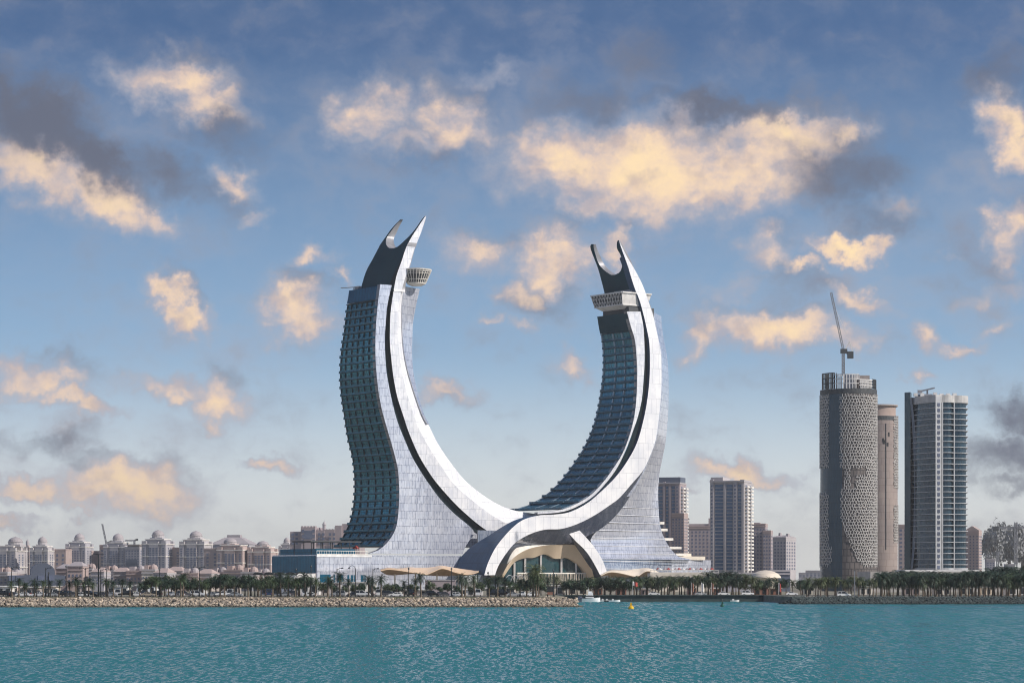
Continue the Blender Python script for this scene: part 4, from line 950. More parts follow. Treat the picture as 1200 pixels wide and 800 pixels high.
def domed_tower(label, px0, px1, ytop, ydome, Y, mat='stone', g=14, nc=6, nr=10, domes=((.5,.5),), wing=None, ybot=668):
    pl = Plan(px0, px1, Y, 0, g); pl.d = pl.w*.9; c = pl.pt(.5, pl.d*.5)
    zt = wz(ytop, Y); sc = Y/F
    T = thing('domed_tower', label, 'apartment tower', (c.x, c.y, RZ), 'domed apartment towers')
    mb = MB(); pl.box(mb, 0, 1, 0, pl.d, RZ, zt - 5)
    # projecting corner bays and recessed top storey
    for a in (0, .84): pl.box(mb, a - .02, a + .18, -1.2, 3, RZ, zt - 1.5); pl.box(mb, a - .02, a+.18, pl.d-3, pl.d+1.2, RZ, zt-1.5)
    pl.box(mb, .10, .90, 2, pl.d-2, zt-5.01, zt); pl.box(mb, .30, .70, -1.6, 2, RZ, zt - 2.2)
    mb.build('wall', M[mat], T)
    cn = MB()
    for zz in (zt - 5.6, zt - 15 - (px0*7 % 4)*5): pl.box(cn, -.035, 1.035, -1.7, pl.d+1.7, zz, zz + .9)
    pl.box(cn, .08, .92, 1, pl.d-1, zt, zt+.9); cn.build('cornice', M['cream_white'] if mat != 'stone_brown' else M['stone_pink'], T)
    bs = MB()
    for (da, db) in domes: k_ = .27 if len(domes) == 1 else .2; pl.box(bs, da-k_, da+k_, pl.d*(db-k_), pl.d*(db+k_), zt-.1, zt+2.6)
    bs.build('drum_base', M[mat], T)
    for (da, db) in domes:
        r = pl.w*.245 if len(domes) == 1 else pl.w*.2; q = pl.pt(da, pl.d*db); hd = (wz(ydome, Y) - zt)
        m = MB(); dr = hd*.40; m.lathe([(r*1.02,0),(r*1.02,dr*.85),(r*1.1,dr*.9),(r*1.1,dr)], (q.x,q.y,zt+.9), 16)
        D = m.build('dome', M['stone'], T)
        m = MB(); rise = hd - dr - .9; prof = [(r*a_, rise*b_*.9) for a_, b_ in ((1,0),(.98,.18),(.92,.38),(.79,.58),(.6,.76),(.36,.9),(.14,.98))] + [(.35, rise*.9), (.2, rise)]
        m.lathe(prof, (q.x,q.y,zt+.9+dr), 18); m.build('dome_shell', M['dome'], D, smooth=True)
    z0 = max(wz(ybot, Y), RZ+4); zs = [z0 + (zt - 9 - z0)*(k+.5)/nr for k in range(nr)]; hh = (zt-9-z0)/nr
    add_windows(T, pl.pt(0,0), pl.u, -pl.v, [pl.w*(.21 + .58*(k+.5)/ (nc-2)) for k in range(nc-2) if not .30 < .21+.58*(k+.5)/(nc-2) < .70], zs, pl.w*.075, hh*.62, M['window'], 'w')
    add_windows(T, pl.pt(0,-1.6), pl.u, -pl.v, [pl.w*q for q in (.36,.5,.64)], zs, pl.w*.09, hh*.7, M['window'], 'w')
    add_windows(T, pl.pt(0,-1.2), pl.u, -pl.v, [pl.w*q for q in (.07,.92)], zs, pl.w*.08, hh*.6, M['window'], 'w')
    add_windows(T, pl.pt(1, 0), pl.v, pl.u, [pl.d*q for q in (.35,.65)], zs[::1], pl.d*.12, hh*.6, M['window'], 'w')
    if wing:
        a0, a1, yt = wing; q0, q1 = wx(a0, Y+12), wx(a1, Y+12); W_ = Plan(a0, a1, Y+14, 22, g); mb = MB(); zt2 = wz(yt, Y+14)
        W_.box(mb, 0, 1, 0, 22, RZ, zt2); W_.box(mb, -.02, 1.02, -.5, 22.5, zt2-1.6, zt2-.7); mb.build('wing', M['stone_pink'], T)
        n2 = max(1, int(W_.w/6)); r2 = max(3, nr-3); z2 = [z0 + (zt2-5-z0)*(k+.5)/r2 for k in range(r2)]
        add_windows(T, W_.pt(0,0), W_.u, -W_.v, [W_.w*(k+.5)/n2 for k in range(n2)], z2, 2.6, (zt2-5-z0)/r2*.6, M['window'], 'w')
    return T
PY = 3150
domed_tower('domed tower cut by the left picture edge', -14, 18, 640, 628, PY, 'stone', domes=((.82,.45),), nr=7)
domed_tower('narrow turret-like domed tower second from the left edge', 27, 34.5, 641, 631.5, PY+40, 'stone_pink', nc=3, nr=7)
domed_tower('domed tower with pale side wing right of the narrow turret', 35.5, 56, 640, 627.8, PY-30, 'stone', wing=(57,77,643), nr=7)
domed_tower('broad square domed tower left of the jib crane', 77.5, 100, 635.5, 624, PY, 'stone_cool', wing=(99,108,645), nr=9)
domed_tower('domed tower beside the jib crane with a low left wing', 122, 146, 636, 624, PY, 'stone_cool', wing=(116.5,123,638), nr=9)
domed_tower('tallest of the left domed towers, standing alone', 167, 194, 632, 620, PY-60, 'stone_cool', nr=10)
domed_tower('domed tower with bright central bay and low left wing', 211, 239, 632.5, 621, PY-60, 'stone', wing=(197,212,641), nr=10)
domed_tower('pale wide domed block with mansard roof and small side dome', 255, 284, 639, 629.5, PY-160, 'stone_pink', domes=((.35,.5),), wing=(239,256,642), nr=8)
domed_tower('pinkish domed tower left of the blue podium', 291, 317, 641, 633, PY-160, 'stone_pink', nr=8)
domed_tower('small pale domed tower peeping over the podium roof', 327, 341, 638, 629, PY+50, 'stone', nc=4, nr=5)
# mansard block behind the paired domes
pl = Plan(246, 292, PY+40, 40, 10); c = pl.pt(.5, 20); T = thing('mansard_block', 'wide block with flat-topped mansard roof behind the paired domes', 'apartment block', (c.x, c.y, RZ))
mb = MB(); zt = wz(637, PY); pl.box(mb, 0, 1, 0, 40, RZ, zt); mb.build('wall', M['stone_cool'], T)
mb = MB(); zr = wz(628.5, PY); a = [pl.c(x, y, zt) for x, y in ((-.02,-1),(1.02,-1),(1.02,41),(-.02,41))]; b = [pl.c(x, y, zr) for x, y in ((.3,14),(.72,14),(.72,26),(.3,26))]
for k in range(4): j = (k+1)%4; mb.quad([a[k],a[j],b[j],b[k]])
mb.quad(b); pl.box(mb, .34, .68, 16, 24, zr, zr+3); mb.build('roof', M['dome'], T)
add_windows(T, pl.pt(0,0), pl.u, -pl.v, [pl.w*(k+.5)/8 for k in range(8)], [30,38,46], 2.6, 4.5, M['window'], 'w')
# the unfinished block with its roof crane
def lattice(mb, a, b, w, n, t=.35):
    """square lattice mast or jib between two points"""
    a, b = Vector(a), Vector(b); d = (b-a).normalized(); up = Vector((0,0,1)) if abs(d.z) < .8 else Vector((0,1,0))
    r = d.cross(up).normalized(); u = r.cross(d); cs = [r*x*w/2 + u*y*w/2 for x, y in ((-1,-1),(1,-1),(1,1),(-1,1))]
    for c in cs: mb.span(a + c, b + c, t)
    for i in range(n):
        p, q = a.lerp(b, i/n), a.lerp(b, (i+1)/n)
        for k in range(4):
            j = (k+1)%4; mb.span(p + cs[k], q + cs[j], t*.7) if i % 2 else mb.span(p + cs[j], q + cs[k], t*.7)
            mb.span(p + cs[k], p + cs[j], t*.6)
def building(name, label, cat, px0, px1, ytop, Y, depth, g, mat, cols, rows, ybot=668, win='window', wsize=(.55,.55), side=2, crown=None, group=None, parapet=True, cap=None):
    pl = Plan(px0, px1, Y, depth, g); c = pl.pt(.5, depth*.5); T = thing(name, label, cat, (c.x, c.y, RZ), group); zt = wz(ytop, Y)
    mb = MB(); pl.box(mb, 0, 1, 0, depth, RZ, zt)
    mb.build('wall', M[mat], T)
    if parapet:
        m = MB(); pl.box(m, -.015, 1.015, -.5, depth+.5, zt-1.8, zt-1.0); pl.box(m, -.01, 1.01, -.35, depth+.35, zt-.2, zt+.7); m.build('cornice', M['stone_pink' if mat in ('stone_brown','stone_pink') else 'stone'], T)
    z0 = max(wz(ybot, Y), RZ + 3)
    zs = [z0 + (zt-3-z0)*(k+.5)/rows for k in range(rows)]; hh = (zt-3-z0)/rows; ww = pl.w/cols
    add_windows(T, pl.pt(0,0), pl.u, -pl.v, [ww*(k+.5) for k in range(cols)], zs, ww*wsize[0], hh*wsize[1], M[win], win)
    if side: add_windows(T, pl.pt(1,0), pl.v, pl.u, [depth*(k+.5)/side for k in range(side)], zs, depth/side*.45, hh*wsize[1], M[win], win)
    if cap:
        m = MB(); a0, a1, yt = cap; pl.box(m, a0, a1, depth*.2, depth*.8, zt-.1, wz(yt, Y)); m.build('roof_house', M[mat], T)
    return T, pl, zt
T, pl, zt = building('unfinished_block', 'flat-topped unfinished block with bare floors under a small crane', 'apartment block', 146.5, 163.5, 641, PY-20, 24, 14, 'stone_cool', 5, 8)
m = MB(); pl.box(m, -.02, 1.02, -1, 25, zt+2.5, zt+3.6); pl.box(m, .1, .9, 3, 20, zt, zt+2.6); m.build('bare_floor', M['concrete'], T)
m = MB(); pl.box(m, .1, .85, -.6, -.2, wz(666, PY), wz(655, PY)); m.build('hoarding', M['hall_roof'], T)
for (px, Y, y0, yb, jx, jy, kx, ky, lab) in ((124.5, PY+60, 618, 640, 119.8, 613.5, 130, 636, 'thin luffing crane leaning over the domed tower'), (157.5, PY+8, 633, 641, 146.5, 633, 160.5, 632, 'small flat-top crane on the unfinished block')):
    p = P(px, yb, Y); T = thing('tower_crane', lab, 'crane', (p.x, p.y, p.z if Y < PY+20 else RZ)); m = MB()
    top = P(px, ky if Y > PY+20 else y0, Y); lattice(m, (p.x,p.y, zt if Y < PY+20 else RZ), top, 1.8, 8, .5); m.build('mast', M['grey_metal'], T)
    m = MB(); lattice(m, top, P(jx, jy, Y-3), 1.5, 10, .5); m.build('jib', M['grey_metal'], T)
    m = MB(); q = P(kx, ky, Y+2) if Y < PY+20 else top + Vector((6,0,2)); lattice(m, top, q, 1.5, 3, .5); m.box(tuple(q), (2.5,2.5,2.5)); m.build('counterweight', M['dark_grey'], T)
# palace-like block behind the podium
YP = 2500; sc = YP/F
pl = Plan(340, 418, YP, 40, 8); c = pl.pt(.5, 20); T = thing('palace_block', 'stepped brown palace block with battlements above the podium roof', 'apartment block', (c.x, c.y, RZ)); mb = MB()
def seg(a0, a1, y, b0=0, b1=40): pl.box(mb, (a0-340)/78, (a1-340)/78, b0, b1, RZ, wz(y, YP))
seg(340,353,622.5,0); seg(353,370,617.5,-2); seg(370,380,621.5,0); seg(380,392,620,1); seg(392,400,615.5,2); seg(400,418,613.5,4)
for i in range(5): pl.box(mb, (353.5+i*3.6-340)/78, (355.3+i*3.6-340)/78, -2, 6, wz(617.6,YP), wz(616.2,YP))
for i in range(9): pl.box(mb, (371+i*3.4-340)/78, (372.4+i*3.4-340)/78, 3, 6, wz(621.6,YP), wz(619.6 if i<6 else 617,YP))
mb.build('wall', M['stone_brown'], T)
m = MB(); q = P(380, 619, YP+12); m.lathe([(1.7,-4),(1.7,3.2),(2.1,3.4),(1.7,4.6),(1.0,5.8),(.2,6.6),(.1,8)], tuple(q), 10); m.build('cupola', M['stone'], T, smooth=True)
add_windows(T, pl.pt(0,-.4), pl.u, -pl.v, [pl.w*t for t in (.04,.1,.44,.5,.6,.66)], [wz(626,YP), wz(631,YP), wz(636,YP)], 2.4, 2.6, M['window'], 'w')
add_windows(T, pl.pt(0,-2.2), pl.u, -pl.v, [pl.w*.28], [wz(626.5,YP)], 8, 8, M['window'], 'w', 'arched_bay')
add_windows(T, pl.pt(0,-2.2), pl.u, -pl.v, [pl.w*t for t in (.20,.36)], [wz(622,YP), wz(628,YP), wz(634,YP)], 2.2, 2.8, M['window'], 'w')

# low pink shops and houses along the bay
rnd = random.Random(21)
low = [(-6,9,671,'plaster'),(8,20,674,'stone_pink'),(66,79,667,'stone_pink'),(79,97,664.5,'stone_pink'),(97,108,667,'plaster'),(107,122,671,'stone_cool'),(120,134,669,'stone'),(133,150,671,'plaster'),
       (148,169,669.5,'stone_pink'),(166,182,668,'cream'),(180,196,672,'stone_cool'),(194,214,670,'plaster'),(212,232,672,'stone_pink'),(230,248,673,'plaster'),(246,262,671,'stone_pink'),(262,284,668.5,'stone_brown'),(282,300,671,'plaster'),(298,312,673,'stone_pink')]
nm = {'plaster':'pale','stone_pink':'pink','tan_shell':'salmon','stone_cool':'grey','stone':'beige','cream':'cream','stone_brown':'brown'}
for (a, b, y, mt) in low:
    Y = 1480 + rnd.uniform(-30, 60); T, pl, zt = building('bay_house', '', 'house', a, b, y, Y, 14, rnd.uniform(4,14), mt, max(2, int((b-a)/4)), 2, ybot=684, wsize=(.4,.5), side=0)
    m = MB(); k = rnd.random()
    if k < .55:
        e = [pl.c(x, yy, zt+.7) for x, yy in ((-.03,-.8),(1.03,-.8),(1.03,14.8),(-.03,14.8))]; r0, r1 = pl.c(.25, 7, zt+3.2), pl.c(.75, 7, zt+3.2)
        m.quad([e[0],e[1],r1,r0]); m.quad([e[2],e[3],r0,r1]); m.quad([e[1],e[2],r1]); m.quad([e[3],e[0],r0])
    else:
        pl.box(m, .1, .4, 3, 9, zt+.7, zt+3.0)
        q = pl.pt(.7, 6); m.lathe([(2.4,0),(2.3,1.2),(1.6,2.3),(.1,3.0)], (q.x,q.y,zt+.7), 10)
    m.build('roof', M['stone_pink' if mt != 'stone_pink' else 'dome'], T); rep(T, (a+b)/2, f'low {nm[mt]} house', f'low {nm[mt]} houses', 'house', 'low houses along the bay')
# barrel-roofed blue-grey hall
YH = 1450; T = thing('barrel_roof_hall', 'large blue-grey hall with a stepped curved roof among the pink houses', 'hall', (wx(40,YH), YH+15, RZ))
mb = MB(); out = [(9,686),(9,674),(36,673),(36.5,667),(39,663),(44,660.2),(50,659.3),(56,660.2),(61,663),(64,667),(64.5,673),(76,674),(76,686)]
pts = [P(x, y, YH) for x, y in out]
mb.quad(pts[::-1]); mb.quad([p + Vector((-6,30,0)) for p in pts])
for i in range(len(pts)-1): mb.quad([pts[i], pts[i+1], pts[i+1]+Vector((-6,30,0)), pts[i]+Vector((-6,30,0))])
mb.build('roof_and_wall', M['hall_roof'], T)
for x in (14, 22, 48, 60): m = MB(); p = P(x, 677, YH-.1); m.box(tuple(p), (3.2,.3,3)); m.build('window', M['window'], T)

# ---- towers right of the crescents
def ribbon_tower(label, px0, px1, ytop, Y, depth, g, mat, bays, nfl, balc, ybot=668, cap=None, step=None):
    """tall block: one glazed ribbon per floor and bay, balconies on the right corner"""
    pl = Plan(px0, px1, Y, depth, g); c = pl.pt(.5, depth*.5); zt = wz(ytop, Y); T = thing('apartment_tower', label, 'apartment tower', (c.x, c.y, RZ))
    mb = MB(); pl.box(mb, 0, 1, 0, depth, RZ, zt)
    for a0, a1, dz in bays['piers']: pl.box(mb, a0, a1, -1.1, 2, RZ, zt + dz)
    if step: pl.box(mb, step[0], step[1], 1, depth-1, zt-.1, wz(step[2], Y))
    mb.build('wall', M[mat], T)
    z0 = wz(ybot, Y); fh = (zt - 2 - z0)/nfl
    for a0, a1, key in bays['glass']:
        add_windows(T, pl.pt(0,0), pl.u, -pl.v, [pl.w*(a0+a1)/2], [z0 + fh*(k+.5) for k in range(nfl)], pl.w*(a1-a0), fh*.72, M['window_blue' if key else 'window'], 'wb' if key else 'w')
    for a in bays.get('punch', ()):
        add_windows(T, pl.pt(0,-1.1), pl.u, -pl.v, [pl.w*a], [z0 + fh*(k+.5) for k in range(nfl)], pl.w*.05, fh*.5, M['window'], 'w')
    if balc:
        for k in range(nfl):
            m = MB(); zz = z0 + fh*k
            for b in (.12, .62):
                b0 = depth*b; pl.box(m, .965, 1.0 + 2.2/pl.w, b0, b0 + depth*.30, zz, zz+.35); pl.box(m, 1.0+2.05/pl.w, 1.0+2.2/pl.w, b0, b0+depth*.30, zz+.35, zz+1.3)
            m.build('balcony', M['cream_white'], T)
        add_windows(T, pl.pt(1,0), pl.v, pl.u, [depth*.27, depth*.77], [z0 + fh*(k+.5) for k in range(nfl)], depth*.2, fh*.6, M['window'], 'w')
    if cap: m = MB(); pl.box(m, cap[0], cap[1], 2, depth-2, zt, wz(cap[2], Y)); m.build('roof_house', M[cap[3]], T)
    m = MB(); pl.box(m, -.012, 1.012, -1.4, depth+.3, zt-.6, zt+.5); m.build('cornice', M['stone'], T)
    return T
ribbon_tower('grey tower with dark roof box just right of the crescent towers', 766, 797, 566, 2000, 22, 16, 'stone_brown', dict(piers=((.02,.12,0),(.36,.44,1),(.58,.66,0),(.82,.99,0)), glass=((.16,.34,1),(.46,.56,1),(.68,.80,1)), punch=(.9,)), 24, True, cap=(.18,.99,559,'hall_roof'))
building('apartment_block', 'lower pinkish block attached before the grey roof-box tower', 'apartment block', 787, 801.5, 602, 1960, 14, 16, 'stone_pink', 4, 18, wsize=(.45,.55), side=2)
T, pl, zt = building('apartment_block', 'wide lilac-brown block between the two tall grey towers', 'apartment block', 800, 836, 617, 2300, 30, 6, 'stone_brown', 8, 11, wsize=(.4,.5), side=0)
m = MB(); pl.box(m, .02, 1.0, 2, 22, zt, wz(613.5,2300)); pl.box(m, .06, .2, 1, 8, zt, wz(606.5,2300)); pl.box(m, .045, .215, .5, 8.5, wz(608,2300), wz(607.3,2300)); pl.box(m, .84,.95, 1, 8, zt, wz(607,2300)); m.build('roof', M['stone_brown'], T)
ribbon_tower('tall grey tower with blue window ribbons and balconied right side', 832.5, 872, 564, 1900, 26, 17, 'stone', dict(piers=((0,.10,1.5),(.40,.46,0),(.68,.80,0),(.93,1.0,-2)), glass=((.14,.38,1),(.48,.66,1),(.82,.92,1)), punch=(.05,.74)), 24, True, cap=(.86,.99,562,'stone'), step=(0,.36,559))
building('apartment_block', 'stepped lilac block right of the blue-windowed tower', 'apartment block', 879, 897, 614, 2250, 24, 10, 'stone_brown', 5, 12, wsize=(.5,.5), side=2, cap=(.0,.6,612))
building('apartment_block', 'lower right shoulder of the stepped lilac block', 'apartment block', 894, 903.5, 622, 2240, 20, 10, 'stone_brown', 3, 10, wsize=(.5,.5), side=1)
T, pl, zt = building('apartment_block', 'block with hipped roof and sunlit pink side wall', 'apartment block', 903, 921, 630, 2400, 24, 28, 'stone', 5, 9, wsize=(.45,.5), side=4)
m = MB(); e = [pl.c(x, y, zt+.7) for x, y in ((0,0),(1,0),(1,24),(0,24))]; r0, r1 = pl.c(.35,10,wz(626.5,2400)), pl.c(.7,14,wz(626.5,2400))
m.quad([e[0],e[1],r1,r0]); m.quad([e[2],e[3],r0,r1]); m.quad([e[1],e[2],r1]); m.quad([e[3],e[0],r0]); pl.box(m, .3,.42,8,12,zt+1,wz(624,2400)); pl.box(m,.8,.92,8,12,zt+1,wz(625,2400)); m.build('roof', M['dome'], T)
for (a, b, y, Y, mt, lab) in ((936,944,671,3800,'stone_cool','tiny far grey block left of the round lattice tower'),(944,962,668.5,3600,'stone_cool','long low far block beside the round lattice tower'),(1053,1064,615,2500,'stone_pink','pink block between the tan shaft and the striped tower')):
    building('far_block', lab, 'building', a, b, y, Y, 30, 8, mt, max(2, int((b-a)/4)), 3 if Y > 3000 else 12, ybot=676, side=0)
# pink gabled block at the right
T, pl, zt = building('apartment_block', 'pink gabled block right of the striped glass tower', 'apartment block', 1131, 1147, 622, 2000, 16, 18, 'stone_pink', 4, 12, wsize=(.35,.45), side=3)
m = MB(); a, b, c_ = pl.c(.0,-.2,zt+.7), pl.c(1.0,-.2,zt+.7), pl.c(.5,-.2,wz(616,2000)); a2, b2, c2 = pl.c(0,16,zt+.7), pl.c(1,16,zt+.7), pl.c(.5,16,wz(616,2000))
m.quad([a,b,c_]); m.quad([b2,a2,c2]); m.quad([b,b2,c2,c_]); m.quad([a2,a,c_,c2]); m.build('roof', M['stone_pink'], T)
building('far_block', 'small blue-grey block right of the pink gabled block', 'building', 1156, 1166, 655, 2600, 20, 6, 'stone_cool', 3, 4, side=1)
for (a, b, y, lab) in ((1167,1176,664,'low far roof left of the tall lattice crane'),(1178,1189,661,'low far roof right of the short lattice crane')):
    building('far_block', lab, 'building', a, b, y, 3000, 20, 6, 'stone_cool', 3, 2, ybot=672, side=0)

# ---- striped glass tower
YG = 1500; T = thing('striped_glass_tower', 'dark glass tower striped with white balcony bands', 'office tower', (wx(1097,YG), YG+18, RZ))
zt = wz(471, YG); s = YG/F
def gx(px): return wx(px, YG)
# plan (clockwise from the back left): dark left flank, bright corner, two bowed bays to the right
def bow(a, b, sag, n=5): a = Vector(a); b = Vector(b); d = (b-a); nn = Vector((d.y, -d.x)).normalized(); return [a + d*(i/n) + nn*sag*math.sin(math.pi*i/n) for i in range(n)]
at_ = lambda px, dy: (wx(px, YG+dy), YG+dy)
A, B_, C_, D_, E_ = at_(1065.5, 27), at_(1096.5, 0), at_(1103.5, 1.8), at_(1118, 5.8), at_(1134, 10.5)
def gplan(o):
    """outline grown outward by o"""
    pts = bow(A, B_, 1.0) + [Vector(B_), Vector(C_)] + bow(C_, D_, 1.7)[1:] + bow(D_, E_, 1.7) + [Vector(E_), Vector(at_(1131, 40)), Vector(at_(1069, 44))]
    c = sum(pts, Vector((0,0)))/len(pts); return [tuple(p + (p-c).normalized()*o) for p in pts]
m = MB(); m.prism(gplan(-1.0), RZ, zt); m.build('glass_core', panel_mat('tower_glass', (.022,.055,.085), (.04,.085,.12), (.015,.03,.04), 2.0, 3.5, .10, .15, .4, .5, .35, (6.0, 7.0, .3, (.5,.6,.65))), T)
nf = 30; z0 = wz(668, YG); fh = (zt - z0)/nf
for k in range(nf):
    m = MB(); zz = z0 + fh*k; o = .25; pts = gplan(o); pin = gplan(-1.4); n = len(pts); hh = .36 if k else 1.4
    for i in range(n):
        j = (i+1)%n; q = lambda p, z: (p[0], p[1], z)
        m.quad([q(pts[i],zz), q(pts[j],zz), q(pts[j],zz+hh), q(pts[i],zz+hh)]); m.quad([q(pts[i],zz+hh), q(pts[j],zz+hh), q(pin[j],zz+hh), q(pin[i],zz+hh)]); m.quad([q(pin[i],zz), q(pin[j],zz), q(pts[j],zz), q(pts[i],zz)])
    m.build('balcony_band', pmat('band_white', (.44,.45,.47), .6), T)
m = MB(); cx, cy = (gx(1100), YG+.6)
m.prism([(gx(1096.2), YG-.7), (gx(1103.6), YG+1.0), (gx(1103.3), YG+2.5), (gx(1096.8), YG+1.2)], RZ+10, zt + 3.4); m.build('corner_pier', pmat('pier', (.40,.41,.43), .5), T)
for k in range(nf):
    m = MB(); zz = z0 + fh*(k+.55); p = Vector((gx(1100), YG+.05)); m.box((p.x, p.y-.05, zz), (1.6,.3,fh*.6), .24); m.build('window', M['window'], T)
for px, yo in ((1104.2, 1.6), (1118.0, 5.4)):
    m = MB(); m.box((wx(px, YG+yo), YG+yo, (z0+zt)/2), (.6,1.0,zt-z0), .25); m.build('pier', pmat('slim_pier', (.42,.43,.45), .6), T)
m = MB(); m.prism(gplan(.3), zt, zt+4.2); m.build('parapet', pmat('parapet', (.48,.47,.46), .6), T)
# dark blade and curved grey rib on its left side
m = MB(); m.prism([at_(1060, 26), at_(1067, 22), at_(1069, 34), at_(1062, 36)], RZ, wz(459.5, YG+24)); m.build('blade', panel_mat('blade_glass', (.015,.055,.075), (.02,.065,.09), (.03,.06,.08), 3, 3.5, .12, .2, .1, .5, .2), T)
m = MB(); pr = []
for i in range(26):
    y = 466 + (672-466)*i/25; x = 1066.5 + 5.0*math.sin(math.pi*min(1, max(0,(i)/25))*.98)**.8; w = 1.6 + 2.6*math.sin(math.pi*i/25); pr.append((x, y, w))
for (x, y, w), (x2, y2, w2) in zip(pr[:-1], pr[1:]):
    a, b = P(x, y, YG+21), P(x+w, y, YG+20); c, d = P(x2, y2, YG+21), P(x2+w2, y2, YG+20); t = Vector((0, 2.2, 0))
    m.quad([a,b,d,c]); m.quad([a+t,c+t,d+t,b+t]); m.quad([a,c,c+t,a+t]); m.quad([b,b+t,d+t,d])
m.build('curved_rib', pmat('rib', (.16,.19,.24), .5), T)
m = MB(); p = Vector((gx(1089), YG+20, zt+4.2)); m.box((p.x,p.y,p.z+.8), (9,6,1.6)); m.span(p+Vector((2,0,1)), p+Vector((2,0,4)), .9); m.span(p+Vector((-3,0,3.2)), p+Vector((6,-2,5.2)), .8); m.box((p.x-2.2,p.y,p.z+3.2),(2.6,1.6,1.8)); m.build('roof_crane', M['grey_metal'], T)
for i in range(7):
    m = MB(); p = P(1073+i*7.6, 461.5, YG+12+ (i%3)*4); m.box((p.x, p.y, zt+5), (2.2,2,1.8+ (i%2)*.8)); m.build('roof_unit', M['off_white'], T)
# podium wall of the right-hand towers
m = MB(); m.prism([(wx(1020,1330), 1330), (wx(1215,1330), 1330), (wx(1215,1330), 1380), (wx(1020,1330), 1380)], RZ, wz(669.3,1330)); T = thing('podium_block', 'long low pale podium behind the dense palm grove', 'podium', (wx(1118,1330), 1355, RZ)); m.build('wall', pmat('podium_wall', (.46,.43,.40), .8), T)
m = MB(); m.prism([(wx(1062,1330), 1334), (wx(1150,1330), 1334), (wx(1150,1330), 1370), (wx(1062,1330), 1370)], wz(669.3,1330), wz(667.2,1330)); m.build('roof_step', M['off_white'], T)

# ---- round lattice tower and its twin behind
def lattice_tower(label, px, rpx, ytop, yroof, Y, bodym, cover, roof):
    c = Vector((wx(px, Y), Y + rpx*Y/F*.4, 0)); r = rpx*Y/F; zt = wz(ytop, Y - r)
    T = thing('lattice_tower', label, 'apartment tower', (c.x, c.y, RZ)); m = MB()
    if px < 1000:
        m.lathe([(r, RZ), (r, zt)], (c.x, c.y, 0), 34, 0, R(60), R(250), cap=False); m.build('glass_shaft', bodym, T, smooth=True)
        m = MB(); m.lathe([(r+.02, RZ), (r+.02, zt)], (c.x, c.y, 0), 34, 0, R(250), R(420), cap=False); m.build('bare_shaft', panel_mat('bare_concrete', (.19,.165,.155), (.14,.125,.12), (.07,.065,.065), 2.6, 3.6, .3, .8, 0, .3, .1), T, smooth=True)
    else:
        m.lathe([(r, RZ), (r, zt)], (c.x, c.y, 0), 56); m.build('shaft', bodym, T, smooth=True)
    # net of jittered hexagons in front of the shaft, left out where the cladding is not up yet
    rnd = random.Random(int(px)); m = MB(); cw, chh = 1.5, 1.32; n = int(2*math.pi*(r+.28)/cw); cw = 2*math.pi*(r+.28)/n; rowsn = int((zt - RZ)/chh)
    P_ = {}
    def node(i, j):
        key = (i % n, j)
        if key not in P_:
            P_[key] = ((i*cw + (cw*.5 if (j//2) % 2 else 0) + rnd.uniform(-.42,.42)), zt - j*chh*.62 - (chh*.3 if j % 2 else 0) + rnd.uniform(-.4,.4))
        return P_[key]
    def pos(s, z): a = s/(r+.28); return Vector((c.x + (r+.28)*math.cos(a), c.y + (r+.28)*math.sin(a), z))
    def seg(a, b):
        (s0, z0), (s1, z1) = a, b
        if s1 - s0 > n*cw/2: s1 -= n*cw
        if s0 - s1 > n*cw/2: s1 += n*cw
        p, q = pos(s0, z0), pos(s1, z1); mid = (p+q)/2; colp = 600 + mid.x/mid.y*F; rowp = HZ - (mid.z - CAMZ)/mid.y*F
        if mid.y < c.y + 2 and z0 > RZ and cover(colp, rowp): m.span(p, q, .33, .3)
    for j in range(int((zt-RZ)/(chh*.62))):
        for i in range(n):
            if j % 2 == 0:
                seg(node(i,j), node(i,j+1)); seg(node(i,j), node(i-1 if (j//2)%2 == 0 else i, j-1)) if j else None
                if j: seg(node(i,j), node(i if (j//2)%2 == 0 else i+1, j-1))
    m.build('lattice_screen', M['web'], T)
    roof(T, c, r, zt, Y)
    return T
def cov1(x, y):
    t = x - 963
    if y > 663: return False
    if t < 8: return y < 548 or (y > 578 and y < 668)
    if t < 21: return (t < 12 and 640 < y < 660)
    if 548 < y < 572: return (t > 40 and y > 556) or (t > 52) or (t > 26 and t < 34)
    if y < 572: return True
    left = 22 if y < 610 else 22 + (y-610)*.42
    return t > left and y < 640 + (t-34)*.8 + 10
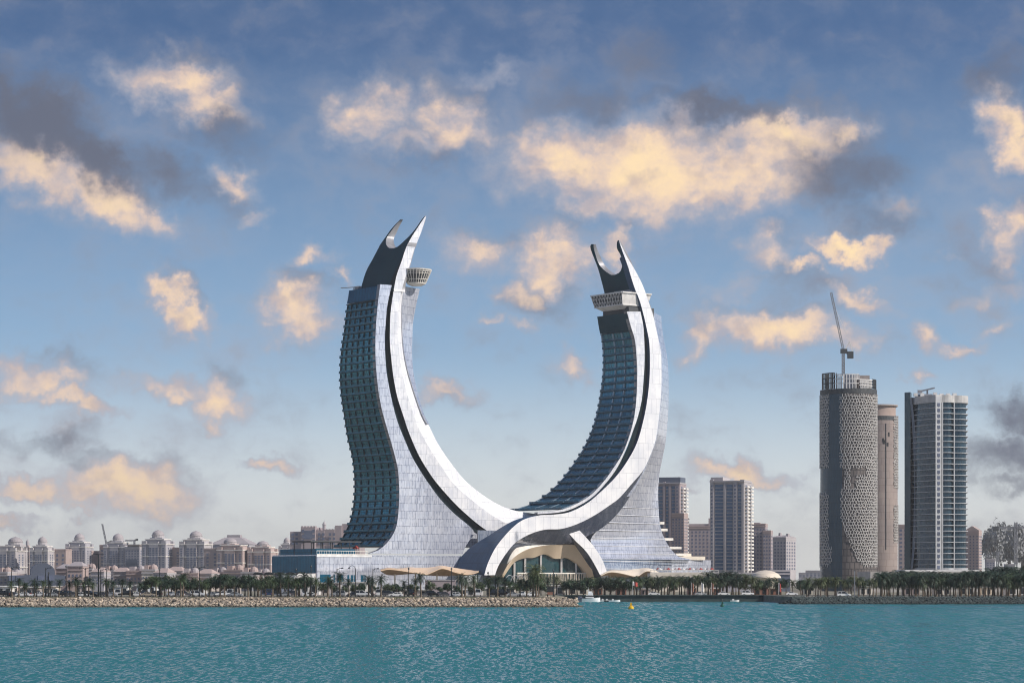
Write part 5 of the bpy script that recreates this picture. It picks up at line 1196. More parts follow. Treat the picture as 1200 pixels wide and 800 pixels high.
def roof1(T, c, r, zt, Y):
    m = MB(); m.lathe([(r*.99, zt), (r*1.01, zt+.2), (r*1.01, zt+2.8), (r*.3, zt+3.0)], (c.x,c.y,0), 40); m.build('roof_ring', M['dark_grey'], T)
    z1 = zt + 3.0
    for a0, a1, h, n_ in ((190, 232, 8.6, 8), (232, 285, 7.6, 8), (285, 322, 4.8, 9), (322, 352, 5.2, 6)):
        m = MB()
        for i in range(n_+1):
            a = R(a0 + (a1-a0)*i/n_); p = Vector((c.x + r*.97*math.cos(a), c.y + r*.97*math.sin(a), z1)); q = Vector((c.x + r*.82*math.cos(a), c.y + r*.82*math.sin(a), z1))
            m.span(p, p + Vector((0,0,h)), .45); m.span(q, q + Vector((0,0,h)), .45)
            if i < n_:
                b = R(a0 + (a1-a0)*(i+1)/n_); p2 = Vector((c.x + r*.97*math.cos(b), c.y + r*.97*math.sin(b), z1))
                for t in (.35, .68, 1): m.span(p + Vector((0,0,h*t)), p2 + Vector((0,0,h*t)), .42)
        m.build('steel_frame', M['off_white' if a0 in (232, 285) else 'dark_grey'], T)
    m = MB(); m.box((c.x+1.5, c.y-3, z1+4), (8,6,8)); m.build('core_wall', M['hall_roof'], T)
    m = MB(); m.box((c.x+7, c.y-4, z1+3.8), (7.5,6,7.6)); m.build('stair_wall', M['concrete'], T)
lattice_tower('round dark tower wrapped in a white net-like screen, unfinished roof', 996, 33, 460, 437, 1450, panel_mat('round_glass', (.022,.055,.085), (.028,.065,.10), (.012,.03,.045), 1.8, 3.6, .09, .25, .1, .5, .15), cov1, roof1)
def roof2(T, c, r, zt, Y):
    m = MB(); m.lathe([(r*.9, zt), (r*.9, zt+5.5)], (c.x,c.y,0), 32); m.build('top_storey', M['concrete_tan'], T, smooth=True)
    m = MB(); m.lathe([(r*.92, zt+5.5), (r*1.02, zt+6.2), (r*1.02, zt+7.0), (r*.5, zt+7.2)], (c.x,c.y,0), 32); m.build('roof_slab', M['concrete'], T)
    for k in range(3): m = MB(); m.box((c.x - 5 + k*1.2, c.y-2, zt+8.2+k*1.6), (5.5 - k*1.4, 4, 2.0)); m.build('roof_box', M['concrete'], T)
    m = MB(); m.lathe([(r*1.006, zt-2.8), (r*1.006, zt-.2)], (c.x,c.y,0), 40, cap=False); m.build('dark_storey', M['dark_grey'], T)
    m = MB(); a = R(-76); p = Vector((c.x + r*1.0*math.cos(a), c.y + r*1.0*math.sin(a), 0)); m.box((p.x, p.y, (wz(540, Y)+zt)/2 - 30), (.45,.5,zt-RZ-30), R(14)); m.build('joint', M['dark_grey'], T)
    for (aa, y) in ((-84, 515), (-82, 517), (-70, 520), (-66, 508)): a = R(aa); m = MB(); m.box((c.x + r*1.0*math.cos(a), c.y + r*1.0*math.sin(a), wz(y, Y-r)), (1.0,.4,2.4), a + R(90)); m.build('opening', M['black'], T)
lattice_tower('tan round shaft behind the net-wrapped tower, screened only at its right edge', 1031, 22, 486, 473, 1640, panel_mat('tan_shaft', (.34,.285,.262), (.31,.255,.235), (.22,.18,.165), 5.5, 4.2, .12, .8, 0, .3, .1), lambda x, y: (x > 1047.5 and (y < 572 or 592 < y < 636)), roof2)

# ---- construction cranes
def luffing(label, px, ybase, ytop, Y, jib, apex, cw, w=1.3, n=14):
    b = P(px, ybase, Y); t = P(px, ytop, Y); T = thing('tower_crane', label, 'crane', tuple(b)); m = MB(); lattice(m, b, t, w, n, .3); m.build('mast', M['grey_metal'], T)
    m = MB(); m.box((t.x+.3, t.y, t.z+1), (3.6,2.2,2.4)); m.build('cab', M['dark_grey'], T)
    m = MB(); lattice(m, t + Vector((0,0,2)), P(jib[0], jib[1], Y-2), 1.0, 22, .20); m.build('jib', M['grey_metal'], T)
    m = MB(); a = P(apex[0], apex[1], Y); m.span(t + Vector((1,0,2)), a, .6); m.span(t + Vector((5,0,1)), a, .45); m.span(a, P(jib[0], jib[1], Y-2).lerp(t, .18), .12); m.build('a_frame', M['off_white'], T)
    m = MB(); k = P(cw[0], cw[1], Y); m.span(t + Vector((0,0,1)), k, 1.4); m.box(tuple(k + Vector((0,0,-.6))), (3.2,2.4,3.8)); m.build('counterweight', M['dark_grey'], T)
luffing('tall luffing crane standing on the round net-wrapped tower', 988.2, 440, 413.5, 1452, (973.8, 342.5), (995.5, 400.5), (996.5, 414.5))
for (px, y0, yj, jx0, jx1, Y, lab) in ((1190.3, 660, 618, 1164, 1206, 2400, 'tall lattice hammerhead crane at the right picture edge'), (1169, 662, 647.5, 1163, 1172, 2900, 'short distant crane right of the pink gabled block')):
    b = P(px, 672, Y); t = P(px, yj, Y); T = thing('tower_crane', lab, 'crane', (b.x, b.y, RZ)); m = MB(); lattice(m, (b.x,b.y,RZ), t + Vector((0,0,5 if Y < 2500 else 1)), 2.2, 16, .6); m.build('mast', M['grey_metal'], T)
    m = MB(); lattice(m, P(jx0, yj, Y), P(jx1, yj, Y), 1.6, 18, .45); m.build('jib', M['grey_metal'], T)
    q = P(jx0+3, yj+1, Y); m = MB(); m.box(tuple(q), (5,2.4,4.2)); m.build('counterweight', M['dark_grey'], T)

# ------------------------------------------------------------------ palms and trees
def palm_meshes(seed, H, cr, nfr, mat, droop):
    rnd = random.Random(seed); t = MB(); bend = rnd.uniform(-.25,.25)
    hs = [0, .12, .35, .65, .9, 1.0]; t.tube([(bend*h*h, 0, H*h) for h in hs], [.34,.25,.21,.19,.23,.26], 8); tm = t.mesh('trunk', M['trunk'])
    c = MB(); top = Vector((bend, 0, H))
    for k in range(nfr):
        a = k*2.399 + rnd.uniform(-.2,.2); el = R(80 - 118*(k/nfr)**1.05 + rnd.uniform(-9,9)); L = cr*rnd.uniform(.85,1.15)
        p = top + Vector((0,0,.15)); pts = [p.copy()]; e = el; n = 7
        for i in range(n):
            e -= R(droop)*(.5 + i/n*1.2)/n*1.6; p = p + Vector((math.cos(a)*math.cos(e), math.sin(a)*math.cos(e), math.sin(e)))*L/n; pts.append(p.copy())
        side = Vector((-math.sin(a), math.cos(a), 0))
        for i in range(n):
            w = L*.17*math.sin(math.pi*(.16 + .80*i/n)) + .03; f0, f1 = pts[i], pts[i+1]
            for s in (-1, 1):
                for h_ in (0, .5):
                    q0 = f0.lerp(f1, h_); q1 = f0.lerp(f1, h_+.34); tip = f0.lerp(f1, h_+.9) + side*s*w*rnd.uniform(.8,1.15) + Vector((0,0,-w*rnd.uniform(.25,.75)))
                    c.quad([q0, q1, tip])
        c.quad([pts[0]+side*.04, pts[3]+side*.03, pts[3]-side*.03, pts[0]-side*.04])
    # skirt of dead fronds and fruit under the crown
    for k in range(8):
        a = k*.785 + .3; q = top + Vector((math.cos(a)*.25, math.sin(a)*.25, -.1)); e_ = top + Vector((math.cos(a)*rnd.uniform(.5,.9), math.sin(a)*rnd.uniform(.5,.9), -rnd.uniform(.8,1.5))); sd = Vector((-math.sin(a), math.cos(a), 0))*.14
        c.quad([q-sd, q+sd, e_])
    return tm, c.mesh('crown', mat)
TALL = [palm_meshes(i, 5.5 + .4*(i%3), 3.7, 46, M['frond_dark' if i % 3 else 'frond'], 62) for i in range(6)]
BRK = [palm_meshes(20+i, 4.3 + .35*(i%3), 2.2, 34, M['frond' if i % 2 else 'frond_dark'], 55) for i in range(5)]
MID = [palm_meshes(40+i, 5.2 + .35*(i%3), 3.1, 42, M[('frond','frond_dark','frond_light')[i % 3]], 60) for i in range(6)]
def palm(ms, x, y, z, s, rz, leanx=0.0):
    T = bpy.data.objects.new('date_palm', None); COL.objects.link(T); T.location = (x,y,z); T.rotation_euler = (leanx, leanx*.7, rz); T.scale = (s,s,s)
    for nm_, me in (('trunk', ms[0]), ('crown', ms[1])):
        o = bpy.data.objects.new(nm_, me); COL.objects.link(o); o.parent = T
    return T
rnd = random.Random(5)
GROVE = []
def grove(px0, px1, Y, step, ms, z, s0, s1, jy=2.0):
    px = px0
    while px < px1:
        x = px + rnd.uniform(-.28,.28)*step; T = palm(ms[rnd.randrange(len(ms))], wx(x, Y), Y + rnd.uniform(-jy,jy), z, rnd.uniform(s0,s1), rnd.uniform(0,6.28), rnd.uniform(-.06,.06)); GROVE.append((T, x, Y)); px += step
grove(1033, 1285, 917, 7.0, TALL, RZ+.2, .86, 1.10); grove(1030, 1285, 930, 7.4, TALL, RZ+.2, 1.0, 1.12); grove(1034, 1285, 946, 8.2, TALL, RZ+.2, 1.05, 1.2); grove(1162, 1285, 962, 9, TALL, RZ+.2, 1.25, 1.45)
grove(945, 1028, 925, 8.6, MID, RZ+.2, .78, .96); grove(950, 1030, 955, 9.5, MID, RZ+.2, .8, 1.0)
grove(744, 866, 1023, 6.6, MID, RZ, .92, 1.06); grove(690, 868, 1036, 8.5, MID, RZ, .98, 1.15); grove(832, 866, 1030, 6.5, TALL, RZ, 1.1, 1.22)
grove(872, 905, 1024, 9, MID, RZ, .95, 1.15); grove(903, 944, 1030, 9, MID, RZ, .75, .95)
grove(600, 690, 1046, 8.5, MID, RZ, .85, 1.05)
def palm_where(x, Y):
    for a, b, t in WHERE:
        if a <= x < b: return t
for T, x, Y in GROVE:
    r = 'front row' if Y in (917, 925, 1023, 1024) else 'back row'
    w = palm_where(x, Y)
    tag(T, f"date palm in the {r} of the shore palms {w}", 'palm tree', f'{r} of shore palms {w}')
BP = [(14,812),(22,814),(28.6,816),(30.5,820),(40.6,814),(43,818),(50.6,813),(59,816),(69,814),(82,815),(88.6,813),(90.5,819),(98.6,814),(103.5,818),(109,813),(124,815),(126,820),(133,813),(142.6,817),(152,813),
      (163.5,814),(183,813),(188.5,815),(197.5,813),(205.5,816),(212,813),(214.5,817),(226,814),(241,813),(245,816),(258,815),(263,813),(275,814),(291,813),(298.5,815),(302,818),(306,814),(319,813),(325,815),(329,818),(338,814),(346,813),(351,816),(358,814),
      (363,815),(369.5,813),(384,815),(389,813),(398,816),(409,814),(432,814),(436,818),(446.5,813),(474,814),(486,814),(493.5,812),(541.5,813),(545,816),(572,815),(583,813),(592,815),(598,813),(609.5,815),(617,816),(624.5,813),(628.5,815),(631,812),(573,820),(556,818)]
for px, Y in BP:
    big = 1.35 if px in (631, 624.5, 628.5) else 1.0
    s = rnd.uniform(.74, 1.16)*big*(1.12 if px > 170 else .95)
    T = palm(BRK[rnd.randrange(5)] if big == 1 else MID[rnd.randrange(6)], wx(px, Y), Y, LZ, s*(.8 if big > 1 else 1), rnd.uniform(0,6.28), rnd.uniform(-.05,.05))
    rep(T, px, 'single date palm on the breakwater', 'breakwater palms', 'palm tree', 'palms on the breakwater')

def tree_meshes(seed, H, rad, nclump, mat):
    rnd = random.Random(seed); t = MB(); t.tube([(0,0,0),(.05,0,H*.2),(0,.05,H*.45)], [.26,.2,.15], 8)
    cl = []
    for k in range(nclump):
        a = rnd.uniform(0,6.28); rr_ = rad*math.sqrt(rnd.random())*.75; zc = H*rnd.uniform(.45,.86)
        cl.append((Vector((rr_*math.cos(a), rr_*math.sin(a), zc)), rad*rnd.uniform(.28,.48)))
    for c, r in cl[:6]: t.tube([(0,.05,H*.4), tuple(c*.55 + Vector((0,0,H*.2))), tuple(c)], [.12,.07,.03], 5)
    tm = t.mesh('trunk', M['bark']); m = MB()
    for c, r in cl:
        for i in range(110):
            d = Vector((rnd.gauss(0,1), rnd.gauss(0,1), rnd.gauss(0,.8))).normalized()*r*rnd.uniform(.55,1.08); p = c + d
            n = (d.normalized() + Vector((rnd.uniform(-.7,.7), rnd.uniform(-.7,.7), rnd.uniform(-.3,.9)))).normalized(); a = n.orthogonal().normalized(); b = n.cross(a); s = rnd.uniform(.12,.26)
            m.quad([p - a*s, p - b*s*.6, p + a*s, p + b*s*.6])
    return tm, m.mesh('crown', mat)
TREES = [tree_meshes(60+i, 5.6, 2.5, 16, M['leaf' if i % 3 else 'leaf_light']) for i in range(5)]
def tree(px, Y, z, s, one, many, group):
    ms = TREES[rnd.randrange(5)]; T = bpy.data.objects.new('broadleaf_tree', None); COL.objects.link(T); T.location = (wx(px,Y), Y, z); T.scale = (s, s, s*rnd.uniform(.9,1.05)); T.rotation_euler = (0,0,rnd.uniform(0,6.28))
    for nm_, me in (('trunk', ms[0]), ('crown', ms[1])): o = bpy.data.objects.new(nm_, me); COL.objects.link(o); o.parent = T
    rep(T, px, one, many, 'tree', group)
for px in (171,177,193,201,207,216,223,232,237,247,253,260,266,273,280,287,294,303,311,320,327,334,342,350,357): tree(px, 866 + rnd.uniform(0,14), LZ, rnd.uniform(.95,1.25)*(1.1 if 240 < px < 305 else 1), 'dark rounded tree behind the parked cars', 'dark rounded trees', 'rounded trees behind the cars')
for px in (379,392,404,416,424,440,452,458,465,471,480,488,505,516,524,536,552,563,578,588,605,614,622,634,640): tree(px, 880 + rnd.uniform(0,20), LZ, rnd.uniform(.55,.9), 'small green tree near the canopies', 'small green trees', 'small trees by the canopies')
for px in (664,670,677,684,692,700,708,716,724,731,738,746,768,790,808,866,872,885,897,915,940,948,967): tree(px, 1032 + rnd.uniform(0,10), RZ, rnd.uniform(.95,1.3), 'bushy dark tree among the shore palms', 'bushy dark trees', 'bushy trees along the far shore')

# far tall trees at the right edge, the grey of haze put into their leaf colour
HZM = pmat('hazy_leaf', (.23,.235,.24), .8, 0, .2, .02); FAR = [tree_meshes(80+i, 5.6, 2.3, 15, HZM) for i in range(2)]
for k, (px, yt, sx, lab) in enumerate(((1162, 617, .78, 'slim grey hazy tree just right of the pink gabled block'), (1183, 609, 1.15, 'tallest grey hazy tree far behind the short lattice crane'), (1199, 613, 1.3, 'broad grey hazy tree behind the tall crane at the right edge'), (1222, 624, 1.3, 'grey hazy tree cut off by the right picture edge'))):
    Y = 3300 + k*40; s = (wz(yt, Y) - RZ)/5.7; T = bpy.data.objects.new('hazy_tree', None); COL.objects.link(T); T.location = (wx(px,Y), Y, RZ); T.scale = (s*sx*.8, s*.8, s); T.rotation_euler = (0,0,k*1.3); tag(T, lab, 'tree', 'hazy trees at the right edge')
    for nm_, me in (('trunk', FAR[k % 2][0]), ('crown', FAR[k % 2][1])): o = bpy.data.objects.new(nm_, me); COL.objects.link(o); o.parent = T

# ------------------------------------------------------------------ cars
def car_meshes(kind):
    """body shell, glasshouse, wheels, lamps; nose toward +x"""
    L, W, H = dict(saloon=(4.6,1.8,1.42), suv=(4.9,1.95,1.82), van=(5.2,1.95,2.3), pickup=(5.3,1.9,1.8))[kind]
    prof = dict(
        saloon=[(-2.3,.35),(-2.28,.82),(-1.75,.98),(1.0,.95),(2.05,.78),(2.3,.6),(2.28,.32)],
        suv=[(-2.42,.42),(-2.42,1.08),(-2.3,1.14),(1.1,1.12),(2.2,1.0),(2.44,.75),(2.4,.42)],
        van=[(-2.6,.4),(-2.6,1.2),(-2.5,1.25),(1.6,1.2),(2.4,1.0),(2.6,.75),(2.58,.4)],
        pickup=[(-2.65,.5),(-2.65,1.08),(-.7,1.1),(1.2,1.1),(2.4,1.0),(2.63,.8),(2.6,.5)])[kind]
    cab = dict(saloon=[(-1.7,.96),(-.95,1.40),(.15,1.42),(1.0,.94)], suv=[(-2.34,1.12),(-2.1,1.78),(.2,1.82),(1.1,1.1)], van=[(-2.55,1.22),(-2.45,2.25),(1.2,2.3),(1.95,1.14)], pickup=[(-.75,1.1),(-.6,1.76),(.4,1.78),(1.25,1.1)])[kind]
    def extr(pts, w0, w1=None):
        m = MB(); w1 = w1 or w0; zs = [p[1] for p in pts]; z0, z1 = min(zs), max(zs); ww = lambda z: (w0 + (w1-w0)*(z-z0)/(z1-z0))/2
        a = [(x, -ww(z), z) for x, z in pts]; b = [(x, ww(z), z) for x, z in pts]; m.quad(a); m.quad(b[::-1])
        for i in range(len(pts)): j = (i+1) % len(pts); m.quad([a[i], b[i], b[j], a[j]])
        return m
    body = extr(prof, W); glass = extr(cab, W*.95, W*.76)
    cz = [z for x, z in cab]; roof = MB(); x0, x1 = cab[1][0]+.02, cab[2][0]-.02; roof.box(((x0+x1)/2, 0, cab[2][1]+.02), (x1-x0, W*.78, .09))
    for sgn in (-1, 1):
        for k, (a, b) in enumerate(((0,1),(3,2))):
            roof.span((cab[a][0], sgn*W*.468, cab[a][1]), (cab[b][0], sgn*W*.375, cab[b][1]), .09)
        mx = (x0+x1)/2; roof.span((mx, sgn*W*.472, cab[0][1]), (mx, sgn*W*.38, cab[1][1]), .09)
    return body, glass, roof, L, W
CARP = {}
def paint(n):
    cols = dict(white=(.78,.78,.77), silver=(.42,.43,.44), black=(.012,.012,.014), grey=(.10,.10,.11), red=(.35,.03,.02), blue=(.03,.06,.13), tan=(.45,.38,.29))
    k = 'car_paint_' + n
    return pmat(k, cols[n], .25, .0 if n in ('white','tan','red') else .3, .04, .5, .6)
WHEEL = None
def make_car(kind, col):
    key = (kind, col)
    body, glass, roof, L, W = car_meshes(kind)
    out = [('body', body.mesh('body', paint(col)), None), ('windows', glass.mesh('windows', M['car_glass']), None), ('roof', roof.mesh('roof', paint(col)), None)]
    return out, L, W
def wheel_mesh():
    m = MB(); n = 14
    for s in (-.11, .11):
        m.quad([(.33*math.cos(2*math.pi*k/n), s, .33*math.sin(2*math.pi*k/n)) for k in range(n)], None, 0)
        m.quad([(.2*math.cos(2*math.pi*k/n), s*1.06, .2*math.sin(2*math.pi*k/n)) for k in range(n)], None, 1)
    for k in range(n):
        a, b = 2*math.pi*k/n, 2*math.pi*(k+1)/n; m.quad([(.33*math.cos(a),-.11,.33*math.sin(a)),(.33*math.cos(b),-.11,.33*math.sin(b)),(.33*math.cos(b),.11,.33*math.sin(b)),(.33*math.cos(a),.11,.33*math.sin(a))], None, 0)
    return m.mesh('wheel', [M['tyre'], M['grey_metal']])
WM = wheel_mesh()
lm = MB(); lm.box((0,0,0), (.12,.34,.16)); LMH = lm.mesh('headlight', M['lamp_lens']); lm = MB(); lm.box((0,0,0), (.12,.3,.18)); LMT = lm.mesh('tail_light', M['red'])
def car(px, Y, z, kind, col, rz):
    if (kind, col) not in CARP: CARP[(kind, col)] = make_car(kind, col)
    parts, L, W = CARP[(kind, col)]
    T = bpy.data.objects.new('parked_' + {'saloon':'car','suv':'suv','van':'van','pickup':'pickup'}[kind], None); COL.objects.link(T); T.location = (wx(px,Y), Y, z); T.rotation_euler = (0,0,rz)
    def add(nm_, me, loc=(0,0,0)): o = bpy.data.objects.new(nm_, me); COL.objects.link(o); o.parent = T; o.location = loc
    for nm_, me, _ in parts: add(nm_, me)
    for sx in (-1, 1):
        for sy in (-1, 1): add('wheel', WM, (sx*L*.3, sy*(W/2-.08), .33))
    for sy in (-1, 1): add('headlight', LMH, (L/2-.08, sy*W*.36, .74)); add('tail_light', LMT, (-L/2+.04, sy*W*.4, .85))
    nn = {'saloon':'saloon car','suv':'SUV','van':'van','pickup':'pickup'}[kind]
    rep(T, px, f'{col} parked {nn}', f'{col} parked {nn}s', 'car', 'cars parked on the breakwater')
CARS = [(3,'suv','black',0),(9,'suv','black',1),(16,'saloon','grey',0),(27,'saloon','white',0),(33,'suv','black',1),(45.5,'saloon','white',0),(60,'saloon','silver',0),(65,'van','white',1),(71,'suv','black',0),(78,'suv','black',1),(86,'saloon','grey',0),(91,'saloon','silver',1),(96,'saloon','white',2),(105,'suv','black',0),(112,'saloon','grey',1),(118,'saloon','grey',0),(128,'saloon','silver',0),(139,'van','white',1),(147,'suv','black',0),
        (161,'saloon','white',0),(169,'suv','black',1),(174,'saloon','tan',0),(181,'suv','black',0),(200,'saloon','silver',1),(209,'saloon','white',0),(216,'suv','grey',0),(232,'suv','white',0),(247,'saloon','silver',0),(255,'saloon','grey',1),(262,'pickup','white',0),(270,'van','white',1),(276,'saloon','silver',0),(315,'van','blue',1),(333,'saloon','silver',0),(340,'suv','grey',0),(358,'saloon','white',1),(362.5,'saloon','white',2),
        (396,'suv','silver',0),(402,'saloon','white',0),(416,'saloon','grey',0),(425,'suv','white',0),(430,'saloon','black',0),(444,'van','white',1),(456,'suv','grey',0),(464,'saloon','white',2),(481,'van','black',1),(500,'saloon','grey',0),(507,'suv','black',0),(516,'saloon','black',1),(522,'saloon','grey',0),(535,'saloon','white',2),(560,'van','white',1),(581,'van','black',0),(591,'suv','black',0),(602,'saloon','silver',0),(612,'saloon','white',1),(623,'saloon','white',0)]
crnd = random.Random(8)
for px, kind, col, row in CARS:
    Y = (836, 848, 822)[row] + crnd.uniform(-1,1); rz = crnd.choice((0, math.pi)) + crnd.uniform(-.12,.12) if row != 1 else crnd.choice((1,-1))*math.pi/2 + crnd.uniform(-.3,.3)
    car(px, Y, LZ+.01, kind, col, rz)
for px, kind, col, Y, z in ((766.5,'saloon','white',1021,RZ),(821,'saloon','silver',1022,RZ),(876,'suv','white',1019,RZ),(928,'saloon','white',1018,RZ),(989,'suv','white',917,RZ+.2),(848,'saloon','white',1022,RZ)):
    car(px, Y, z+.11 if Y > 1000 else z, kind, col, crnd.uniform(-.1,.1))
# red and black truck at the end of the mole
x, Y = wx(645.5, 826), 826; T = thing('flatbed_truck', 'red and black truck near the tip of the breakwater', 'truck', (x, Y, LZ))
m = MB(); m.box((x,Y,LZ+.9), (2.2,6.2,.6)); m.box((x,Y-.3,LZ+1.35), (2.3,5.6,.35)); m.build('body', M['orange_red'], T)
m = MB(); m.box((x,Y+.2,LZ+2.3), (2.25,5.4,1.5), 0, 0, .93); m.build('load_cover', M['black'], T)
m = MB(); m.box((x,Y-2.9,LZ+1.9),(2.0,.5,.8)); m.build('windscreen', M['car_glass'], T)
for sx in (-1.0, 1.0):
    for sy in (-2.0, 2.0):
        o = bpy.data.objects.new('wheel', WM); COL.objects.link(o); o.parent = T; o.location = (sx, sy, .45); o.scale = (1.35,1.4,1.35); o.rotation_euler = (0,0,R(90))

# ------------------------------------------------------------------ street lamps, poles, flags
def lamp_post(px, Y, z, ytop, kind, one, many):
    h = wz(ytop, Y) - z; x = wx(px, Y); T = thing('street_lamp', '', 'street lamp', (x, Y, z))
    m = MB(); m.tube([(x,Y,z),(x,Y,z+1.2),(x,Y,z+1.3),(x,Y,z+h)], [.22,.22,.16,.11], 8); m.build('post', M['black'], T)
    arms = {'double': (-1, 1), 'single': (1,), 'hook': (-1,), 'plain': ()}[kind]
    for s_ in arms:
        m = MB()
        if kind == 'hook': pts = [(x + s_*1.0*(1-math.cos(a)), Y, z + h + 1.1*math.sin(a)) for a in np.linspace(0, math.pi*.9, 8)]
        else: pts = [(x,Y,z+h-.5), (x+s_*.7,Y,z+h), (x+s_*1.6,Y,z+h+.05)]
        m.tube(pts, [.09]*len(pts), 6); A_ = m.build('arm', M['black'], T); e = pts[-1]
        m = MB(); m.lathe([(.06,.25),(.42,0),(.40,-.16),(.05,-.2)], (e[0], e[1], e[2]), 10); m.build('lamp_head', M['dark_grey'], A_)
    if not arms: m = MB(); m.lathe([(.15,0),(.32,.15),(.2,.55),(.02,.7)], (x,Y,z+h), 8); m.build('lamp_head', M['dark_grey'], T)
    rep(T, px, one, many, 'street lamp', 'lamps on the breakwater')
for px, yt, k in ((13.5,664,'double'),(53.5,665,'single'),(57,672,'plain'),(77.5,664.5,'plain'),(100,665,'double'),(118,667,'single'),(125,667,'single'),(187,668,'plain'),(233.5,664,'double'),(347,668,'plain'),(364.5,664.5,'plain'),(395,665.5,'single'),(416.5,666.5,'hook'),(437,666,'single'),(479,667,'plain'),(529,667,'plain'),(572,672,'plain'),(581,675,'plain'),(648.5,669,'plain')):
    lamp_post(px, 812.5 + (px*7 % 5)*.6, LZ, yt, k, f'slim black street lamp', 'slim black street lamps')
# tall floodlight gantry
x, Y = wx(115.5, 814), 814; T = thing('floodlight_mast', 'tallest black pole on the breakwater, carrying a square floodlight frame', 'light mast', (x, Y, LZ))
m = MB(); h = wz(649, Y) - LZ; m.tube([(x,Y,LZ),(x,Y,LZ+h)], [.26,.16], 8); m.build('post', M['black'], T)
m = MB(); m.span((x-1.8,Y,LZ+h),(x+1.6,Y,LZ+h),.14); m.span((x-1.8,Y,LZ+h),(x-1.8,Y,LZ+h-4.6),.1); m.build('frame', M['black'], T)
for k in range(3): m = MB(); m.box((x-.5+k*.45,Y-.2,LZ+h-4.2-(k%2)*.5),(.4,.3,.4)); m.build('floodlight', M['dark_grey'], T)
x, Y = wx(1001.5, 915), 915; T = thing('light_pole', 'tall plain pole standing before the net-wrapped tower', 'light pole', (x, Y, RZ+.2)); m = MB(); m.tube([(x,Y,RZ+.2),(x,Y,wz(668.5,Y))], [.2,.12], 8); m.build('post', M['grey_metal'], T); m = MB(); m.box((x,Y,wz(668.3,Y)),(1.2,.4,.2)); m.build('lamp_head', M['dark_grey'], T)
def flag(px, Y, z, ytop, col, lab, kind):
    x = wx(px,Y); T = thing(kind, lab, 'flag' if kind == 'flagpole' else 'banner', (x,Y,z)); zt = wz(ytop,Y); m = MB(); m.tube([(x,Y,z),(x,Y,zt)], [.09,.06], 6); m.build('pole', M['off_white'], T)
    m = MB(); n = 6
    wv = lambda i: .25*math.sin(i*1.3)
    hh = 1.6 if kind == 'flagpole' else 3.2; ww = 1.8 if kind == 'flagpole' else .8
    for i in range(n):
        a, b = (x + .08 + ww*i/n, Y + wv(i)), (x + .08 + ww*(i+1)/n, Y + wv(i+1)); t, d = zt - .1 - .5*i/n, zt - .1 - .5*(i+1)/n
        for o_ in (0, .03): m.quad([(a[0],a[1]+o_,t-hh),(b[0],b[1]+o_,d-hh),(b[0],b[1]+o_,d),(a[0],a[1]+o_,t)], None, 1 if (i < 2 and col == 'red') else 0)
    m.build('cloth', [M[col], M['off_white']], T)
flag(741.5, 1017, RZ, 680.5, 'red', 'red and white flag on a pole behind the yellow buoy', 'flagpole')
for px, col, lab in ((822,'off_white','white upright banner on the far promenade'),(833.5,'orange_red','orange upright banner right of the white banner'),(810.5,'orange_red','orange upright banner left of the white banner'),(912.5,'red','red upright banner before the cream low dome')): flag(px, 1016, RZ, 682, col, lab, 'banner')

# ------------------------------------------------------------------ small buildings behind the promenade
def kiosk(px0, px1, ytop, Y, z, mat, roofm, name, one, many, opens=2, ov=.6, flat=True):
    x0, x1 = wx(px0,Y), wx(px1,Y); zt = wz(ytop,Y); T = thing(name, '', name.replace('_',' '), ((x0+x1)/2, Y+4, z)); m = MB(); m.box(((x0+x1)/2, Y+4, (z+zt)/2), (x1-x0, 8, zt-z)); m.build('wall', M[mat], T)
    m = MB(); m.box(((x0+x1)/2, Y+4, zt+.16), (x1-x0+2*ov, 8+2*ov, .3)); 
    if not flat: m.lathe([((x1-x0)*.36,.3),((x1-x0)*.2,1.0),(.05,1.9)], ((x0+x1)/2, Y+4, zt), 8)
    m.build('roof', M[roofm], T)
    for k in range(opens):
        w = (x1-x0)/opens*.55; m = MB(); m.box((x0+(x1-x0)*(k+.5)/opens, Y+.0, z+(zt-z)*.46), (w,.24,(zt-z)*.62)); m.build('window', M['car_glass'], T)
    rep(T, (px0+px1)/2, one, many, name.replace('_',' '), 'small buildings behind the promenade')
for a, b, y, Y, mt, rf in ((-4,14,687,905,'off_white','white_paint'),(22,44,688,910,'plaster','white_paint'),(50,66,687,905,'cream','off_white'),(88,102,686,915,'plaster','off_white'),(126,150,686.5,905,'off_white','white_paint'),(160,182,685.5,905,'white_paint','off_white'),(226,240,684,920,'off_white','white_paint'),(262,280,686,915,'plaster','white_paint')):
    kiosk(a, b, y, Y, LZ, mt, rf, 'kiosk', 'low white kiosk behind the parked cars', 'low white kiosks', max(1,int((b-a)/7)))
for a, b, y, Y, mt, rf in ((305,330,684,930,'hall_roof','dark_grey'),(352,374,683.5,940,'off_white','cream'),(376,398,683,1120,'plaster','off_white'),(400,440,682,1180,'cream_white','off_white'),(446,470,690.5,900,'off_white','white_paint'),(472,500,691,910,'plaster','white_paint'),(528,566,690.5,905,'off_white','white_paint'),(570,588,689,910,'dark_grey','off_white'),(590,606,687,960,'cream','off_white'),(640,662,686,1100,'cream','cream_white'),(664,690,688,1090,'cream','off_white')):
    kiosk(a, b, y, Y, LZ if Y < 1008 else RZ, mt, rf, 'pavilion', 'low pale pavilion', 'low pale pavilions', max(1,int((b-a)/9)))
